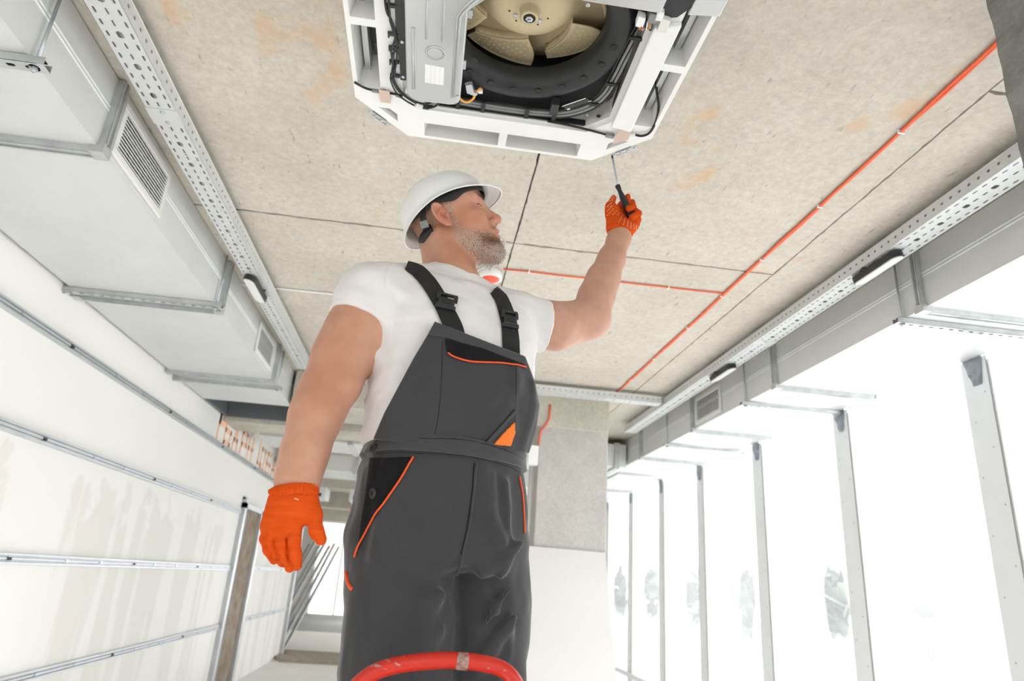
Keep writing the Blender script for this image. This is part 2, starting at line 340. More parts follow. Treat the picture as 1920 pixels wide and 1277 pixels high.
# ---- ducts
def duct(name, label, x0, x1, z0, z1, ys, mull=None, ribs=True):
    """ys: list of (y of the flange joints); a section between neighbours, a flange pair at each"""
    t = thing(name, label, 'duct', ((x0+x1)/2, (ys[0]+ys[-1])/2, z0))
    for a, b in zip(ys[:-1], ys[1:]):
        mb = MB(); e = .004; nz = 1
        # side faces carry two shallow stiffening beads
        zm = z0+(z1-z0)*.55
        xs = x1 if abs(x1) < abs(x0) else x0; xo = x0 if xs == x1 else x1; sg = 1 if xs == x1 else -1
        if a > 50: pass
        P = [(xo, z0), (xs, z0), (xs, zm-.012), (xs+sg*.004, zm-.008), (xs+sg*.004, zm-.004), (xs, zm), (xs, zm+.004), (xs+sg*.004, zm+.008), (xs+sg*.004, zm+.012), (xs, zm+.016), (xs, z1), (xo, z1)]
        mb.prism(P, a+.004, b-.004, lambda u, v, w_: (u, w_, v))
        mb.build('duct_section', M['duct'], t)
        # folded cross-break on the underside, 2 mm proud along the diagonals
        cb = MB(); ym = (a+b)/2; xm = (x0+x1)/2; q = .03
        A = [(x0+q, a+.05, z0), (x1-q, a+.05, z0), (x1-q, b-.05, z0), (x0+q, b-.05, z0), (xm, ym, z0-.011)]
        cb.add(A, [(1, 0, 4), (2, 1, 4), (3, 2, 4), (0, 3, 4), (0, 1, 2, 3)]); cb.build('pressed_panel', M['duct'], t)
    for y in ys[1:-1]:
        mb = MB(); d = .022
        for s_ in (-1, 1):
            ya, yb = (y-.024, y-.003) if s_ < 0 else (y+.003, y+.024)
            mb.box(x0-d*.4, x1+d*.4, ya, yb, z0-d, z0+.002)                    # along the underside
            xi = x1 if abs(x1) < abs(x0) else x0; sg = 1 if xi == x1 else -1
            mb.box(min(xi, xi+sg*d), max(xi, xi+sg*d), ya, yb, z0-.004, z1)
            mb.box(min(xi+sg*d*.5, xi+sg*d*1.25), max(xi+sg*d*.5, xi+sg*d*1.25), ya+.006, yb-.006, z0+.02, z1)
            mb.box(x0+.02, x1-.02, ya+.006, yb-.006, z0-d*1.3, z0-d*.9)
        f = mb.build('flange', M['flange'], t)
        # corner pieces and rivets
        for xx in (x0, x1): MB().box(xx-.026, xx+.026, y-.03, y+.03, z0-.026, z0+.012).build('corner_piece', M['flange'], f)
        rv = MB(); xi = x1 if abs(x1) < abs(x0) else x0; sg = 1 if xi == x1 else -1
        for k in range(5):
            for s_ in (-1, 1): rv.lathe([(.0045, 0), (.003, .003)], (xi+sg*.022, y+s_*.014, z0+.05+k*(z1-z0-.08)/4), 8, (sg, 0, 0))
        for k in range(6):
            for s_ in (-1, 1): rv.lathe([(.0045, 0), (.003, .003)], (x0+.08+k*(x1-x0-.16)/5, y+s_*.014, z0-.022), 8, (0, 0, -1))
        rv.build('rivets', M['rod'], f)
    return t
DL = duct('ventilation_duct', 'big galvanised duct running under the ceiling along the white left wall', -2.10, -1.32, 1.395, 1.694, [-2.5, .9, 2.31, 3.90, 5.44, 6.35])
DR = duct('ventilation_duct', 'galvanised duct running above the windows along the right side', 2.30, 3.03, 1.39, 1.694, [-2.5, 1.2, 2.79, 4.23, 5.72, 7.22, 8.3])
# open-bottomed end box of the left duct
mb = MB()
mb.box(-2.10, -1.32, 7.05, 7.08, 1.395, 1.66).box(-2.10, -2.08, 6.38, 7.05, 1.395, 1.66).box(-1.34, -1.32, 6.38, 7.05, 1.395, 1.66).box(-2.10, -1.32, 6.38, 7.08, 1.60, 1.66)
mb.build('end_box', M['duct_in'], DL)
def cross_duct(name, label, x0, x1, y0, y1, z0, z1, joints):
    t = thing(name, label, 'duct', ((x0+x1)/2, y0, z0))
    xs = [x0]+joints+[x1]
    for a, b in zip(xs[:-1], xs[1:]): bevel(MB().box(a+.003, b-.003, y0, y1, z0, z1).build('duct_section', M['duct'], t), .004, 1)
    for j in joints: MB().box(j-.03, j+.03, y0-.025, y1+.02, z0-.025, z1+.01).build('flange', M['flange'], t)
    return t
cross_duct('ventilation_duct', 'duct crossing the hall behind the concrete column, joined to the right duct', -1.9, 2.28, 7.75, 8.5, 1.35, 1.62, [-.9, .35, 2.16])
cross_duct('ventilation_duct', 'wide pale duct crossing the hall far behind, second from the column', -1.95, 2.36, 9.6, 10.5, 1.28, 1.5, [-1.0, .6])
o = duct('ventilation_duct', 'far stretch of galvanised duct over the last right windows', 2.40, 3.03, 1.40, 1.69, [8.55, 10.0, 11.5, 13.0])
# hangers: perforated channel under the duct with two threaded rods
def hanger(label, x0, x1, y, z0, group):
    t = thing('duct_hanger', label, 'hanger', ((x0+x1)/2, y, z0), group)
    mb = MB(); wd = .021; cells = []
    k = x0
    while k < x1-.001:
        k2 = min(k+.055, x1); cells.append(((k, k2, -wd, wd), ((k+k2)/2, 0, .014, .0065) if k2-k > .04 else None)); k = k2
    perforated(mb, x0, x1, -wd, wd, cells, lambda u, v, w_: (u, y+v, z0-.030+w_), .002)
    mb.box(x0, x1, y-wd, y-wd+.002, z0-.028, z0-.002).box(x0, x1, y+wd-.002, y+wd, z0-.028, z0-.002)
    mb.build('channel', M['flange'], t)
    MB().box(x0+.01, x1-.01, y-.012, y+.012, z0-.004, z0-.001).build('rubber_strip', M['blackmat'], t)
    for xx in (x0+.035, x1-.035):
        MB().tube([(xx, y, z0-.045), (xx, y, 1.70)], .0055, 8).build('threaded_rod', M['rod'], t, True)
        MB().lathe([(.0115, -.008), (.0115, 0)], (xx, y, z0-.030), 6).lathe([(.016, -.002), (.016, 0)], (xx, y, z0-.028), 14).build('nut', M['rod'], t)
    return t
GH = 'channel hangers under the left duct'; GR = 'channel hangers under the right duct'
hanger('perforated hanger rail under the left duct at the upper left picture corner', -2.17, -1.27, 1.84, 1.394, GH)
hanger('perforated hanger rail under the left duct, beside its flange midway down the wall', -2.17, -1.27, 3.80, 1.394, GH)
hanger('perforated hanger rail under the left duct just beyond the far grille', -2.17, -1.27, 5.62, 1.394, GH)
hanger('perforated hanger rail with round rod under the right duct, nearest to the camera', 2.25, 3.10, 2.93, 1.388, GR)
hanger('second perforated hanger rail under the right duct', 2.25, 3.10, 4.68, 1.388, GR)
hanger('third hanger rail under the right duct, beyond the grille', 2.25, 3.10, 6.38, 1.388, GR)
# grilles
def grille(parent, x, sg, y0, y1, z0, z1, lb):
    fr = MB(); b_ = .032; X = lambda d: x+sg*d
    def bx(mb, d0, d1, *a): mb.box(min(X(d0), X(d1)), max(X(d0), X(d1)), *a)
    bx(fr, 0, .016, y0, y1, z0, z0+b_); bx(fr, 0, .016, y0, y1, z1-b_, z1); bx(fr, 0, .016, y0, y0+b_, z0+b_, z1-b_); bx(fr, 0, .016, y1-b_, y1, z0+b_, z1-b_)
    f = bevel(fr.build('air_grille', M['offwhite'], parent), .005, 2); f['label'] = lb
    bk = MB(); bx(bk, .0005, .002, y0+b_, y1-b_, z0+b_, z1-b_); bk.build('grille_back', M['dark'], f)  # dark sheet painted for the shade behind the slats
    ns = 11
    for k in range(ns):
        z = z0+b_+(z1-z0-2*b_)*(k+.5)/ns; s_ = MB(); t_ = .0052
        V = [(X(.013), y0+b_, z-t_/2-.001), (X(.013), y1-b_, z-t_/2-.001), (X(.004), y1-b_, z+.003), (X(.004), y0+b_, z+.003), (X(.013), y0+b_, z+t_/2), (X(.013), y1-b_, z+t_/2), (X(.004), y1-b_, z+.006), (X(.004), y0+b_, z+.006)]
        s_.add(V, [(0, 1, 2, 3), (7, 6, 5, 4), (0, 4, 5, 1), (1, 5, 6, 2), (2, 6, 7, 3), (3, 7, 4, 0)]); s_.build('slat', M['offwhite'], f)
    nv = 9
    for k in range(nv):
        y = y0+b_+(y1-y0-2*b_)*(k+.5)/nv; s_ = MB(); bx(s_, .002, .006, y-.013, y+.010, z0+b_, z1-b_) ; s_.build('damper_blade', M['duct_in'], f)
grille(DL, -1.32, 1, 2.36, 2.87, 1.425, 1.655, 'white slatted grille nearest the camera on the left duct')
grille(DL, -1.32, 1, 4.78, 5.30, 1.425, 1.655, 'small far white grille on the left duct')
grille(DR, 2.30, -1, 5.12, 5.66, 1.42, 1.655, 'white grille on the right duct')

# ---- cable trays
def tray(name, label, axis, c0, c1, a0, a1, inner, z=1.60, joints=()):
    """axis 'y': runs along y between a0..a1, c0..c1 across; inner = which long side is the tall perforated lip"""
    t = thing(name, label, 'cable tray', ((c0+c1)/2, (a0+a1)/2, z) if axis == 'y' else ((a0+a1)/2, (c0+c1)/2, z))
    mp = (lambda u, v, w_: (v, u, z+w_)) if axis == 'y' else (lambda u, v, w_: (u, v, z+w_))
    pitch = .05; n_ = int((a1-a0)/pitch); wd = c1-c0
    bands = [c0, c0+wd*.30, c0+wd*.70, c1]
    mb = MB()
    segs = []
    for i in range(n_):
        u0, u1 = a0+i*pitch, a0+(i+1)*pitch; uc = (u0+u1)/2; cells = []
        cells.append(((u0, u1, bands[0], bands[1]), (uc, c0+wd*.15, .014, .0042)))
        cells.append(((u0, u1, bands[2], bands[3]), (uc, c1-wd*.15, .014, .0042)))
        m4 = i % 3
        cells.append(((u0, u1, bands[1], bands[2]), (uc, (c0+c1)/2, .016, .011) if m4 == 0 else ((uc, (c0+c1)/2, .014, .0042))))
        perforated(mb, 0, 0, 0, 0, cells, mp, .0018)
    base = mb.build('tray_bottom', M['tray'], t)
    for side, cc in ((0, c0), (1, c1)):
        mb = MB(); sg = -1 if side == 0 else 1
        H_ = .062
        mq = (lambda u, v, w_: (cc+sg*w_, u, z+v)) if axis == 'y' else (lambda u, v, w_: (u, cc+sg*w_, z+v))
        for i in range(n_):
            u0, u1 = a0+i*pitch, a0+(i+1)*pitch; uc = (u0+u1)/2
            perforated(mb, 0, 0, 0, 0, [((u0, u1, 0, H_-.004), (uc, .032, .0075, .006))], mq, .0018)
        if axis == 'y': mb.box(min(cc, cc-sg*.012), max(cc, cc-sg*.012), a0, a1, z+H_-.004, z+H_); mb.tube([(cc+sg*.001, a0, z+H_-.002), (cc+sg*.001, a1, z+H_-.002)], .003, 6)
        else: mb.box(a0, a1, min(cc, cc-sg*.012), max(cc, cc-sg*.012), z+H_-.004, z+H_); mb.tube([(a0, cc+sg*.001, z+H_-.002), (a1, cc+sg*.001, z+H_-.002)], .003, 6)
        mb.build('side_flange', M['tray'], t)
    for j in joints:
        mb = MB()
        if axis == 'y':
            mb.box(c0-.003, c1+.003, j, j+.10, z-.0022, z-.0003)
        else: mb.box(j, j+.1, c0-.003, c1+.003, z-.0022, z-.0003)
        cp = mb.build('coupling_plate', M['tray'], t)
        for q_ in (.02, .08):
            c_ = ((c0+c1)/2, j+q_, z-.0022) if axis == 'y' else (j+q_, (c0+c1)/2, z-.0022)
            MB().lathe([(.009, 0), (.008, -.003), (.004, -.005)], c_, 12).build('bolt', M['rod'], cp, True)
    # suspension brackets up to the ceiling
    for k in range(int((a1-a0)/1.4)+1):
        u = a0+.3+k*1.4
        if u > a1-.05: break
        c_ = (c0+c1)/2
        p = (c_, u) if axis == 'y' else (u, c_)
        MB().tube([(p[0], p[1], z), (p[0], p[1], 1.698)], .005, 6).build('threaded_rod', M['rod'], t)
    return t
tray('cable_tray', 'long perforated steel cable tray on the left, above the grille duct', 'y', -1.205, -1.095, -.5, 5.80, 1, 1.60, (2.30,))
tray('cable_tray', 'long perforated steel cable tray on the right, above the window duct', 'y', 2.035, 2.165, -.5, 7.0, 0, 1.60, (3.95,))
tray('cable_tray', 'short perforated cable tray crossing in front of the concrete beam', 'x', 5.72, 5.83, -1.0, 2.03, 0, 1.60, (.9,))
# lamps clipped to the trays
def tray_lamp(label, x, y0, y1, sg, z=1.565):
    t = thing('tray_lamp', label, 'lamp', (x, (y0+y1)/2, z), 'small black and white lamps on the cable trays')
    def stad(r, ya, yb): return [(r*math.cos(a), yb-r+r*math.sin(a)) for a in np.linspace(0, PI, 9)]+[(r*math.cos(a), ya+r+r*math.sin(a)) for a in np.linspace(PI, 2*PI, 9)]
    ca, sa = math.cos(sg*.25), math.sin(sg*.25)
    mp = lambda u, v, w_: (x+u*ca-w_*sa, v, z+u*sa+w_*ca)
    MB().prism(stad(.036, y0, y1), .0, .032, mp).build('housing', M['black'], t, False)
    MB().prism(stad(.031, y0+.005, y1-.005), -.006, .001, mp).build('diffuser', M['lampface'], t)
    ym = (y0+y1)/2
    MB().box(x-.028, x+.028, ym-.05, ym+.03, z+.028, 1.603).tube([(x-sg*.02, ym+.02, z+.02), (x-sg*.045, ym+.05, z+.03), (x-sg*.03, ym+.09, 1.602)], .007, 8).build('bracket', M['black'], t)
    return t
tray_lamp('small lamp with white face under the left cable tray', -1.165, 3.80, 4.16, -1)
tray_lamp('black lamp with long white face under the right cable tray, nearer one', 2.085, 2.62, 2.96, 1)
tray_lamp('small far lamp under the right cable tray, above the far grille', 2.10, 4.45, 4.82, 1)

# ---- cables on the ceiling and the smoke detector base
def wob(P, a=.006, n_=14):
    out = []
    for p, q in zip(P[:-1], P[1:]):
        p, q = Vector(p), Vector(q); L = max(2, int((q-p).length/.16)); side = (q-p).cross(Vector((0, 0, 1))).normalized()
        for k in range(L): out.append(p.lerp(q, k/L)+side*random.uniform(-a, a)+Vector((0, 0, -abs(random.gauss(0, a*.3)))))
    return out+[Vector(P[-1])]
t = thing('ceiling_cable', 'long bright orange cable clipped along the ceiling on the right', 'cable', (1.62, 3.2, 1.69))
for dx in (0, .008): MB().tube(wob([(1.622+dx, -1, 1.693), (1.618+dx, 3.5, 1.693), (1.614+dx, 5.9, 1.693)], .0035), .0054, 8).build('cable_strand', M['orange'], t, True)
for yy in (.6, 1.95, 2.50, 3.05, 3.55, 4.1, 4.8, 5.4): MB().box(1.610, 1.637, yy-.0035, yy+.0035, 1.6845, 1.70).build('cable_clip', M['white'], t)
t = thing('ceiling_cable', 'orange cable from the red and white ceiling socket to the long orange cable', 'cable', (1, 3.53, 1.69))
MB().tube(wob([(.30, 3.53, 1.693), (1.61, 3.515, 1.693)], .004), .0050, 8).build('cable_strand', M['orange'], t, True)
for xx in (.45, .85, 1.28): MB().box(xx-.0035, xx+.0035, 3.51, 3.54, 1.6855, 1.70).build('cable_clip', M['white'], t)
t = thing('ceiling_socket', 'round white socket with a bright red inside on the ceiling behind the chin', 'socket', (.235, 3.59, 1.70))
MB().lathe([(.062, .0), (.066, -.03), (.066, -.055), (.052, -.055), (.050, -.012)], (.235, 3.59, 1.70), 32).build('housing', M['white'], t, True)
MB().lathe([(.0, -.074), (.03, -.070), (.044, -.062), (.050, -.050), (.050, -.014)], (.235, 3.59, 1.70), 32).build('red_insert', mat('red_plastic', lin(250, 92, 68), .4), t, True)
o = MB().tube([(-2.0, 4.22, 1.692), (-1.1, 4.21, 1.692), (.28, 4.19, 1.692)], .006, 8).build('ceiling_conduit', M['white'], None, True, (-.5, 4.2, 1.69)); tag(o, 'thin white conduit across the ceiling behind the shoulder', 'conduit')
t = thing('column_cable', 'orange cable dropping down the concrete column to the white box', 'cable', (1.03, 6.14, 1.3))
MB().tube(wob([(1.065, 6.135, 1.60), (1.06, 6.135, 1.46), (1.03, 6.14, 1.40), (.985, 6.14, 1.34), (.975, 6.14, 1.22)], .004), .009, 8).build('cable_strand', M['orange'], t, True)
t = thing('junction_box', 'white junction box at the left edge of the concrete column', 'box', (.94, 6.2, 1.0))
bevel(MB().box(.875, .975, 6.12, 6.20, 1.02, 1.20).build('box_body', M['white'], t), .008); bevel(MB().box(.88, .97, 6.108, 6.122, 1.025, 1.195).build('lid', M['white'], t), .004)
o = MB().tube([(.925, 6.2, 1.45), (.925, 6.2, -.8)], .018, 10).build('conduit_pipe', M['conc'], None, True, (.925, 6.2, -.8)); tag(o, 'thin grey pipe running down behind the white junction box', 'pipe')
# leaning plasterboard sheet
mb = MB(); th = .025
A = Vector((.42, 5.45, FL)); B = Vector((1.63, 5.45, FL)); T = Vector((1.62, 6.13, .305)); T0 = Vector((.42, 6.13, .32))
nv = Vector((0, .93, -.33))*th
mb.add([A, B, T, T0, A+nv, B+nv, T+nv, T0+nv], [(0, 1, 2, 3), (7, 6, 5, 4), (0, 4, 5, 1), (1, 5, 6, 2), (2, 6, 7, 3), (3, 7, 4, 0)])
o = mb.build('plasterboard_sheet', M['board'], None, False, (1.0, 5.45, FL)); tag(o, 'large pale plasterboard sheet leaning against the concrete column', 'board')

# ---- windows on the right: studs, glass panes, sill
GX = 3.10
def glass_mat():
    m = bpy.data.materials.new('dusty_glass'); m.use_nodes = True; n, l = m.node_tree.nodes, m.node_tree.links; n.clear()
    out = n.new('ShaderNodeOutputMaterial'); mx = n.new('ShaderNodeMixShader'); tr = n.new('ShaderNodeBsdfTransparent'); tl = n.new('ShaderNodeBsdfTranslucent'); df = n.new('ShaderNodeBsdfDiffuse')
    tl.inputs[0].default_value = (.98, .98, .985, 1); df.inputs[0].default_value = (.92, .93, .93, 1); tr.inputs[0].default_value = (.98, .985, .985, 1)
    m2 = n.new('ShaderNodeMixShader'); m2.inputs[0].default_value = .12; l.new(tl.outputs[0], m2.inputs[1]); l.new(df.outputs[0], m2.inputs[2])
    g_ = n.new('ShaderNodeNewGeometry'); mp = n.new('ShaderNodeMapping'); mp.inputs['Scale'].default_value = (1, 1, .55); l.new(g_.outputs['Position'], mp.inputs[0])
    no = n.new('ShaderNodeTexNoise'); no.inputs['Scale'].default_value = 5; no.inputs['Detail'].default_value = 7; no.inputs['Distortion'].default_value = 1.2; l.new(mp.outputs[0], no.inputs['Vector'])
    # dusty film, wiped thin in a few rounded patches
    acc = None
    for cy_, cz_, ry, rz, am in ((4.76, 1.33, .20, .36, .86), (6.12, 1.25, .24, .40, .80), (5.75, 1.0, .2, .25, .76), (3.98, 1.20, .30, .26, .77), (3.55, 1.10, .14, .16, .75), (7.3, 1.3, .4, .35, .78), (8.75, 1.3, .4, .4, .78), (10.2, 1.3, .5, .4, .78)):
        cb_ = n.new('ShaderNodeVectorMath'); cb_.operation = 'SUBTRACT'; cb_.inputs[1].default_value = (2.94, cy_, cz_); l.new(g_.outputs['Position'], cb_.inputs[0])
        sc_ = n.new('ShaderNodeVectorMath'); sc_.operation = 'MULTIPLY'; sc_.inputs[1].default_value = (0, 1/ry, 1/rz); l.new(cb_.outputs[0], sc_.inputs[0])
        ln = n.new('ShaderNodeVectorMath'); ln.operation = 'LENGTH'; l.new(sc_.outputs[0], ln.inputs[0])
        m1_ = n.new('ShaderNodeMath'); m1_.operation = 'MULTIPLY_ADD'; m1_.inputs[1].default_value = 1.1; l.new(no.outputs['Fac'], m1_.inputs[0]); l.new(ln.outputs['Value'], m1_.inputs[2])
        rr_ = n.new('ShaderNodeMapRange'); rr_.inputs['From Min'].default_value = 1.25; rr_.inputs['From Max'].default_value = 1.65; rr_.inputs['To Min'].default_value = am; rr_.inputs['To Max'].default_value = 0; l.new(m1_.outputs[0], rr_.inputs['Value'])
        if acc is None: acc = rr_.outputs[0]
        else:
            mm_ = n.new('ShaderNodeMath'); mm_.operation = 'MAXIMUM'; l.new(acc, mm_.inputs[0]); l.new(rr_.outputs[0], mm_.inputs[1]); acc = mm_.outputs[0]
    r = n.new('ShaderNodeMapRange'); r.inputs['To Min'].default_value = .72; r.inputs['To Max'].default_value = .0; l.new(acc, r.inputs['Value'])
    l.new(r.outputs[0], mx.inputs[0]); l.new(tr.outputs[0], mx.inputs[1]); l.new(m2.outputs[0], mx.inputs[2]); l.new(mx.outputs[0], out.inputs[0])
    return m
M['glass'] = glass_mat()
SY = [-.69, .68, 2.05, 3.365, 4.69, 6.045, 7.43, 8.73, 10.09, 11.45, 12.8]
for i, (a, b) in enumerate(zip(SY[:-1], SY[1:])):
    wdw = thing('window_%d' % (i+1), None, None, (GX, (a+b)/2, FL)); wdw['kind'] = 'structure'
    MB().box(GX+.03, GX+.038, a, b, FL, 1.66).build('pane', M['glass'], wdw)
    MB().box(GX+.02, GX+.06, b-.03, b+.03, FL, 1.66).build('window_frame', M['white'], wdw)
names = ['nearest the camera, cut by the right picture edge', 'second in view from the right picture edge', 'third in view from the right picture edge', 'fourth in view from the right picture edge', 'fifth in view from the right picture edge', 'sixth in view, close beside the column', 'seventh in view, just past the column']
for i, y in enumerate(SY[3:]):
    nm = names[i+0] if i < len(names) else 'far down the row, behind the column'
    t = thing('steel_stud', 'galvanised steel stud by the windows, '+nm, 'stud', (GX-.03, y, FL), 'steel studs along the windows')
    mb = MB(); hw = .092; zz = FL; cells = []
    k = 0
    mb.box(GX-.065, GX-.063, y-hw, y+hw, FL, 1.385)
    mb.box(GX-.065, GX-.01, y-hw, y-hw+.002, FL, 1.385).box(GX-.065, GX-.01, y+hw-.002, y+hw, FL, 1.385)
    mb.build('stud_body', M['stud'], t)
    sc = MB(); z = FL+.1; k = 0
    while z < 1.3:
        yy = y+(-.05, .052)[k % 2]+random.uniform(-.008, .008); sc.lathe([(.0055, 0), (.004, .003)], (GX-.065, yy, z), 8, (-1, 0, 0)); z += .155; k += 1
    sc.build('screw_heads', M['rod'], t)
    MB().box(GX-.060, GX-.012, y-hw-.014, y-hw-.004, FL, 1.36).build('sealing_strip', M['offwhite'], t)
    # crumpled insulation foil tucked over the stud's head
    fo = MB(); V = []; F = []
    for a_ in range(5):
        for b_ in range(6):
            V.append((GX-.066-random.uniform(0, .012), y-hw*.8+a_*hw*.4*(1-b_*.12)+.03*(b_/5), 1.405-b_*.035))
    for a_ in range(4):
        for b_ in range(5): F.append((a_*6+b_, a_*6+6+b_, a_*6+7+b_, a_*6+b_+1))
    fo.add(V, F); o = fo.build('foil_wrap', mat('foil', lin(150, 155, 165), .3, .8), t)
    sm = o.modifiers.new('s', 'SOLIDIFY'); sm.thickness = .002
o = MB().box(GX-.08, GX+.05, -1, 13, FL+.28, FL+.34).build('trim_1', M['stud']); tag(o, kind='structure')
# outside: ground, trees seen dimly through the smeared glass
S = 1
og = MB().box(3.2, 60, -30, 60, -4.3, -4.2).build('ground', mat('outside_ground', lin(170, 178, 168), .95)); tag(og, kind='structure')
leaf = mat('tree_leaves', lin(116, 132, 120), .9, 0, 0, 1, .4, 3); bark = mat('bark', lin(90, 80, 70), .9)
def tree(label, x, y, r, h):
    t = thing('tree', label, 'tree', (x, y, -4.2), 'trees outside the right windows')
    MB().tube([(x, y, -4.2), (x+.1, y, -4.2+h*.6)], [.16, .08], 8).build('trunk', bark, t, True)
    V = []; F = []
    for k in range(1500):
        u = rng.normal(size=3); u /= np.linalg.norm(u); rr = r*rng.uniform(.45, 1)**.6
        c = np.array([x, y, -4.2+h*.72])+u*rr*np.array([1, 1, 1.25]); a = rng.normal(size=3)*.16; b = rng.normal(size=3)*.16
        i = len(V); V += [c, c+a, c+a+b, c+b]; F.append((i, i+1, i+2, i+3))
    emit('foliage', V, F, leaf, t)
tree('blurred green tree outside, seen through the clearest wiped patch of glass', 5.9, 9.6, .8, 5.9)
tree('blurred green tree outside, faint behind the nearest wiped swirl of glass', 7.6, 9.3, .75, 5.4)
tree('blurred green tree outside, behind the wiped patch next to the middle stud', 5.2, 11.4, .8, 5.6)
tree('blurred green tree outside, farthest, beyond the windows beside the column', 4.9, 14.5, 1.3, 5.8)

# ---- far end of the hall
S = ROOM
fb = MB()
for x in (-5.5, -3.2, -1.3, .8, 3.1):
    o = MB().box(x-.25, x+.25, 21.0, 21.5, FL, 1.7).build('concrete_column', M['conc']); tag(o, kind='structure')
for i, (x0, x1) in enumerate(((-5.25, -3.45), (-2.95, -1.55), (-1.05, .55), (1.05, 2.85))):
    wdw = thing('window_%d' % (i+20), None, None, ((x0+x1)/2, 21.2, FL)); wdw['kind'] = 'structure'
    MB().box(x0, x1, 21.2, 21.21, FL, 1.3).build('pane', M['glass'], wdw); MB().box(x0, x1, 21.15, 21.25, 1.3, 1.4).build('window_frame', M['white'], wdw)
    MB().box((x0+x1)/2-.03, (x0+x1)/2+.03, 21.17, 21.24, FL, 1.3).build('window_frame', M['white'], wdw)
o = MB().box(-6, 3.35, 21.05, 21.5, 1.35, 1.7).build('concrete_beam', M['beam']); tag(o, kind='structure')
for y in (12.5, 16.5):
    o = MB().box(-6, 3.35, y, y+.5, 1.36, 1.7).build('concrete_beam', M['beam']); bevel(o, .01); tag(o, kind='structure')
o = MB().box(-3.3, -2.8, 15.2, 15.7, FL, 1.7).build('concrete_column', M['conc']); tag(o, kind='structure')
# bundle of metal profiles leaning
for k in range(7):
    x = -2.45+.075*k; b_ = Vector((x-.40+.03*k, 13.6+.05*(k % 3), FL)); t_ = Vector((x+.28+.02*k, 14.4, .45+.05*(k % 2)))
    o = MB().bar(b_, t_, .055, .03).build('metal_profile', M['flange'], None, False, tuple(b_))
    tag(o, 'grey metal profile in the bundle leaning beyond the white left wall', 'profile', 'leaning metal profiles')
t = thing('spiral_duct', 'long silver round duct lying across far behind the gloved hand', 'duct', (-1.5, 14, FL))
MB().tube([(-3.6, 14.6, FL+.42), (-.4, 14.6, FL+.42)], .16, 20).build('duct_tube', M['duct'], t, True)
for xx in (-3.2, -1.15):
    MB().bar((xx, 14.45, FL), (xx, 14.45, FL+.27), .04, .04).bar((xx, 14.75, FL), (xx, 14.75, FL+.27), .04, .04).bar((xx, 14.4, FL+.27), (xx, 14.8, FL+.27), .04, .03, (1, 0, 0)).build('trestle', M['flange'], t)
for k in range(8):
    y = 12.0+.17*k; x0 = -2.0-.08*((k*5) % 4); z = FL
    o = MB().box(x0, x0+1.5+.1*((k*3) % 4), y, y+.13, z, z+.05).build('timber_board', M['wood'], None, False, (x0, y, z)); tag(o, 'weathered board in the stack on the floor at the far left', 'board', 'weathered boards on the far floor')
# hanging fixtures at far ceiling
for k, (x, y) in enumerate(((-1.75, 10.9), (-.95, 10.9))):
    t = thing('hanging_unit', ('left' if k == 0 else 'right')+' grey box hanging under the far ceiling beside the forearm', 'air unit', (x, y, 1.2))
    bevel(MB().box(x-.22, x+.22, y, y+.5, 1.02, 1.2).build('unit_body', M['duct'], t), .01); MB().box(x-.16, x+.16, y-.006, y, 1.05, 1.10).build('intake_slot', M['dark'], t)
    for sx in (-.18, .18): MB().tube([(x+sx, y+.25, 1.2), (x+sx, y+.25, 1.7)], .006, 6).build('threaded_rod', M['rod'], t)
S = 1
# ------------------------------------------------------------------ CEILING CASSETTE (metres)
PX, PY, PZ = .116, 1.357, 1.27
ac = thing('ceiling_air_conditioner', 'white square ceiling air conditioner with its grille off, showing fan and wiring', 'air conditioner', (PX, PY, 1.45))
mp_ = lambda u, v, z: (PX+u, PY+v, z)
M['acwhite'] = mat('panel_white', lin(239, 240, 239), .5, spec=.25)
M['acfoam'] = mat('white_foam', lin(226, 226, 223), .8)
M['cream'] = mat('cream_fan_plastic', lin(216, 199, 160), .5, 0, .05, 40, .10, 6)
M['acsteel'] = mat('control_box_steel', lin(196, 199, 200), .38, .55, .03, 60, .05, 5)
M['acblack'] = mat('bellmouth_black', lin(42, 44, 46), .45, spec=.4)
M['wire'] = mat('black_wire', lin(30, 31, 32), .5)
M['gwire'] = mat('grey_wire', lin(134, 136, 136), .5)
M['tape'] = mat('beige_tape', lin(212, 188, 174), .75)
# front panel: octagon with a square-ish window, outlets as real openings
def oct_(h, c): return [(-h, -h+c), (-h+c, -h), (h-c, -h), (h, -h+c), (h, h-c), (h-c, h), (-h+c, h), (-h, h-c)]
outer = oct_(.436, .148); inner = oct_(.300, .06)
def polyhole(mb, outer, inner, z0, z1):
    n = len(outer); V = [mp_(x, y, z0) for x, y in outer]+[mp_(x, y, z0) for x, y in inner]+[mp_(x, y, z1) for x, y in outer]+[mp_(x, y, z1) for x, y in inner]
    F = []
    for i in range(n):
        j = (i+1) % n; F += [(i, n+i, n+j, j), (2*n+i, 2*n+j, 3*n+j, 3*n+i), (i, j, 2*n+j, 2*n+i), (n+i, 3*n+i, 3*n+j, n+j)]
    mb.add(V, F)
pm = MB(); Z0, Z1 = PZ, PZ+.052
def rot(k, u, v):
    for _ in range(k): u, v = -v, u
    return u, v
def quadp(k, u0, u1, v0, v1, z0=Z0, z1=Z1): return [rot(k, u0, v0), rot(k, u1, v0), rot(k, u1, v1), rot(k, u0, v1)]
I0, O0, O1, OUT = .300, .362, .424, .436
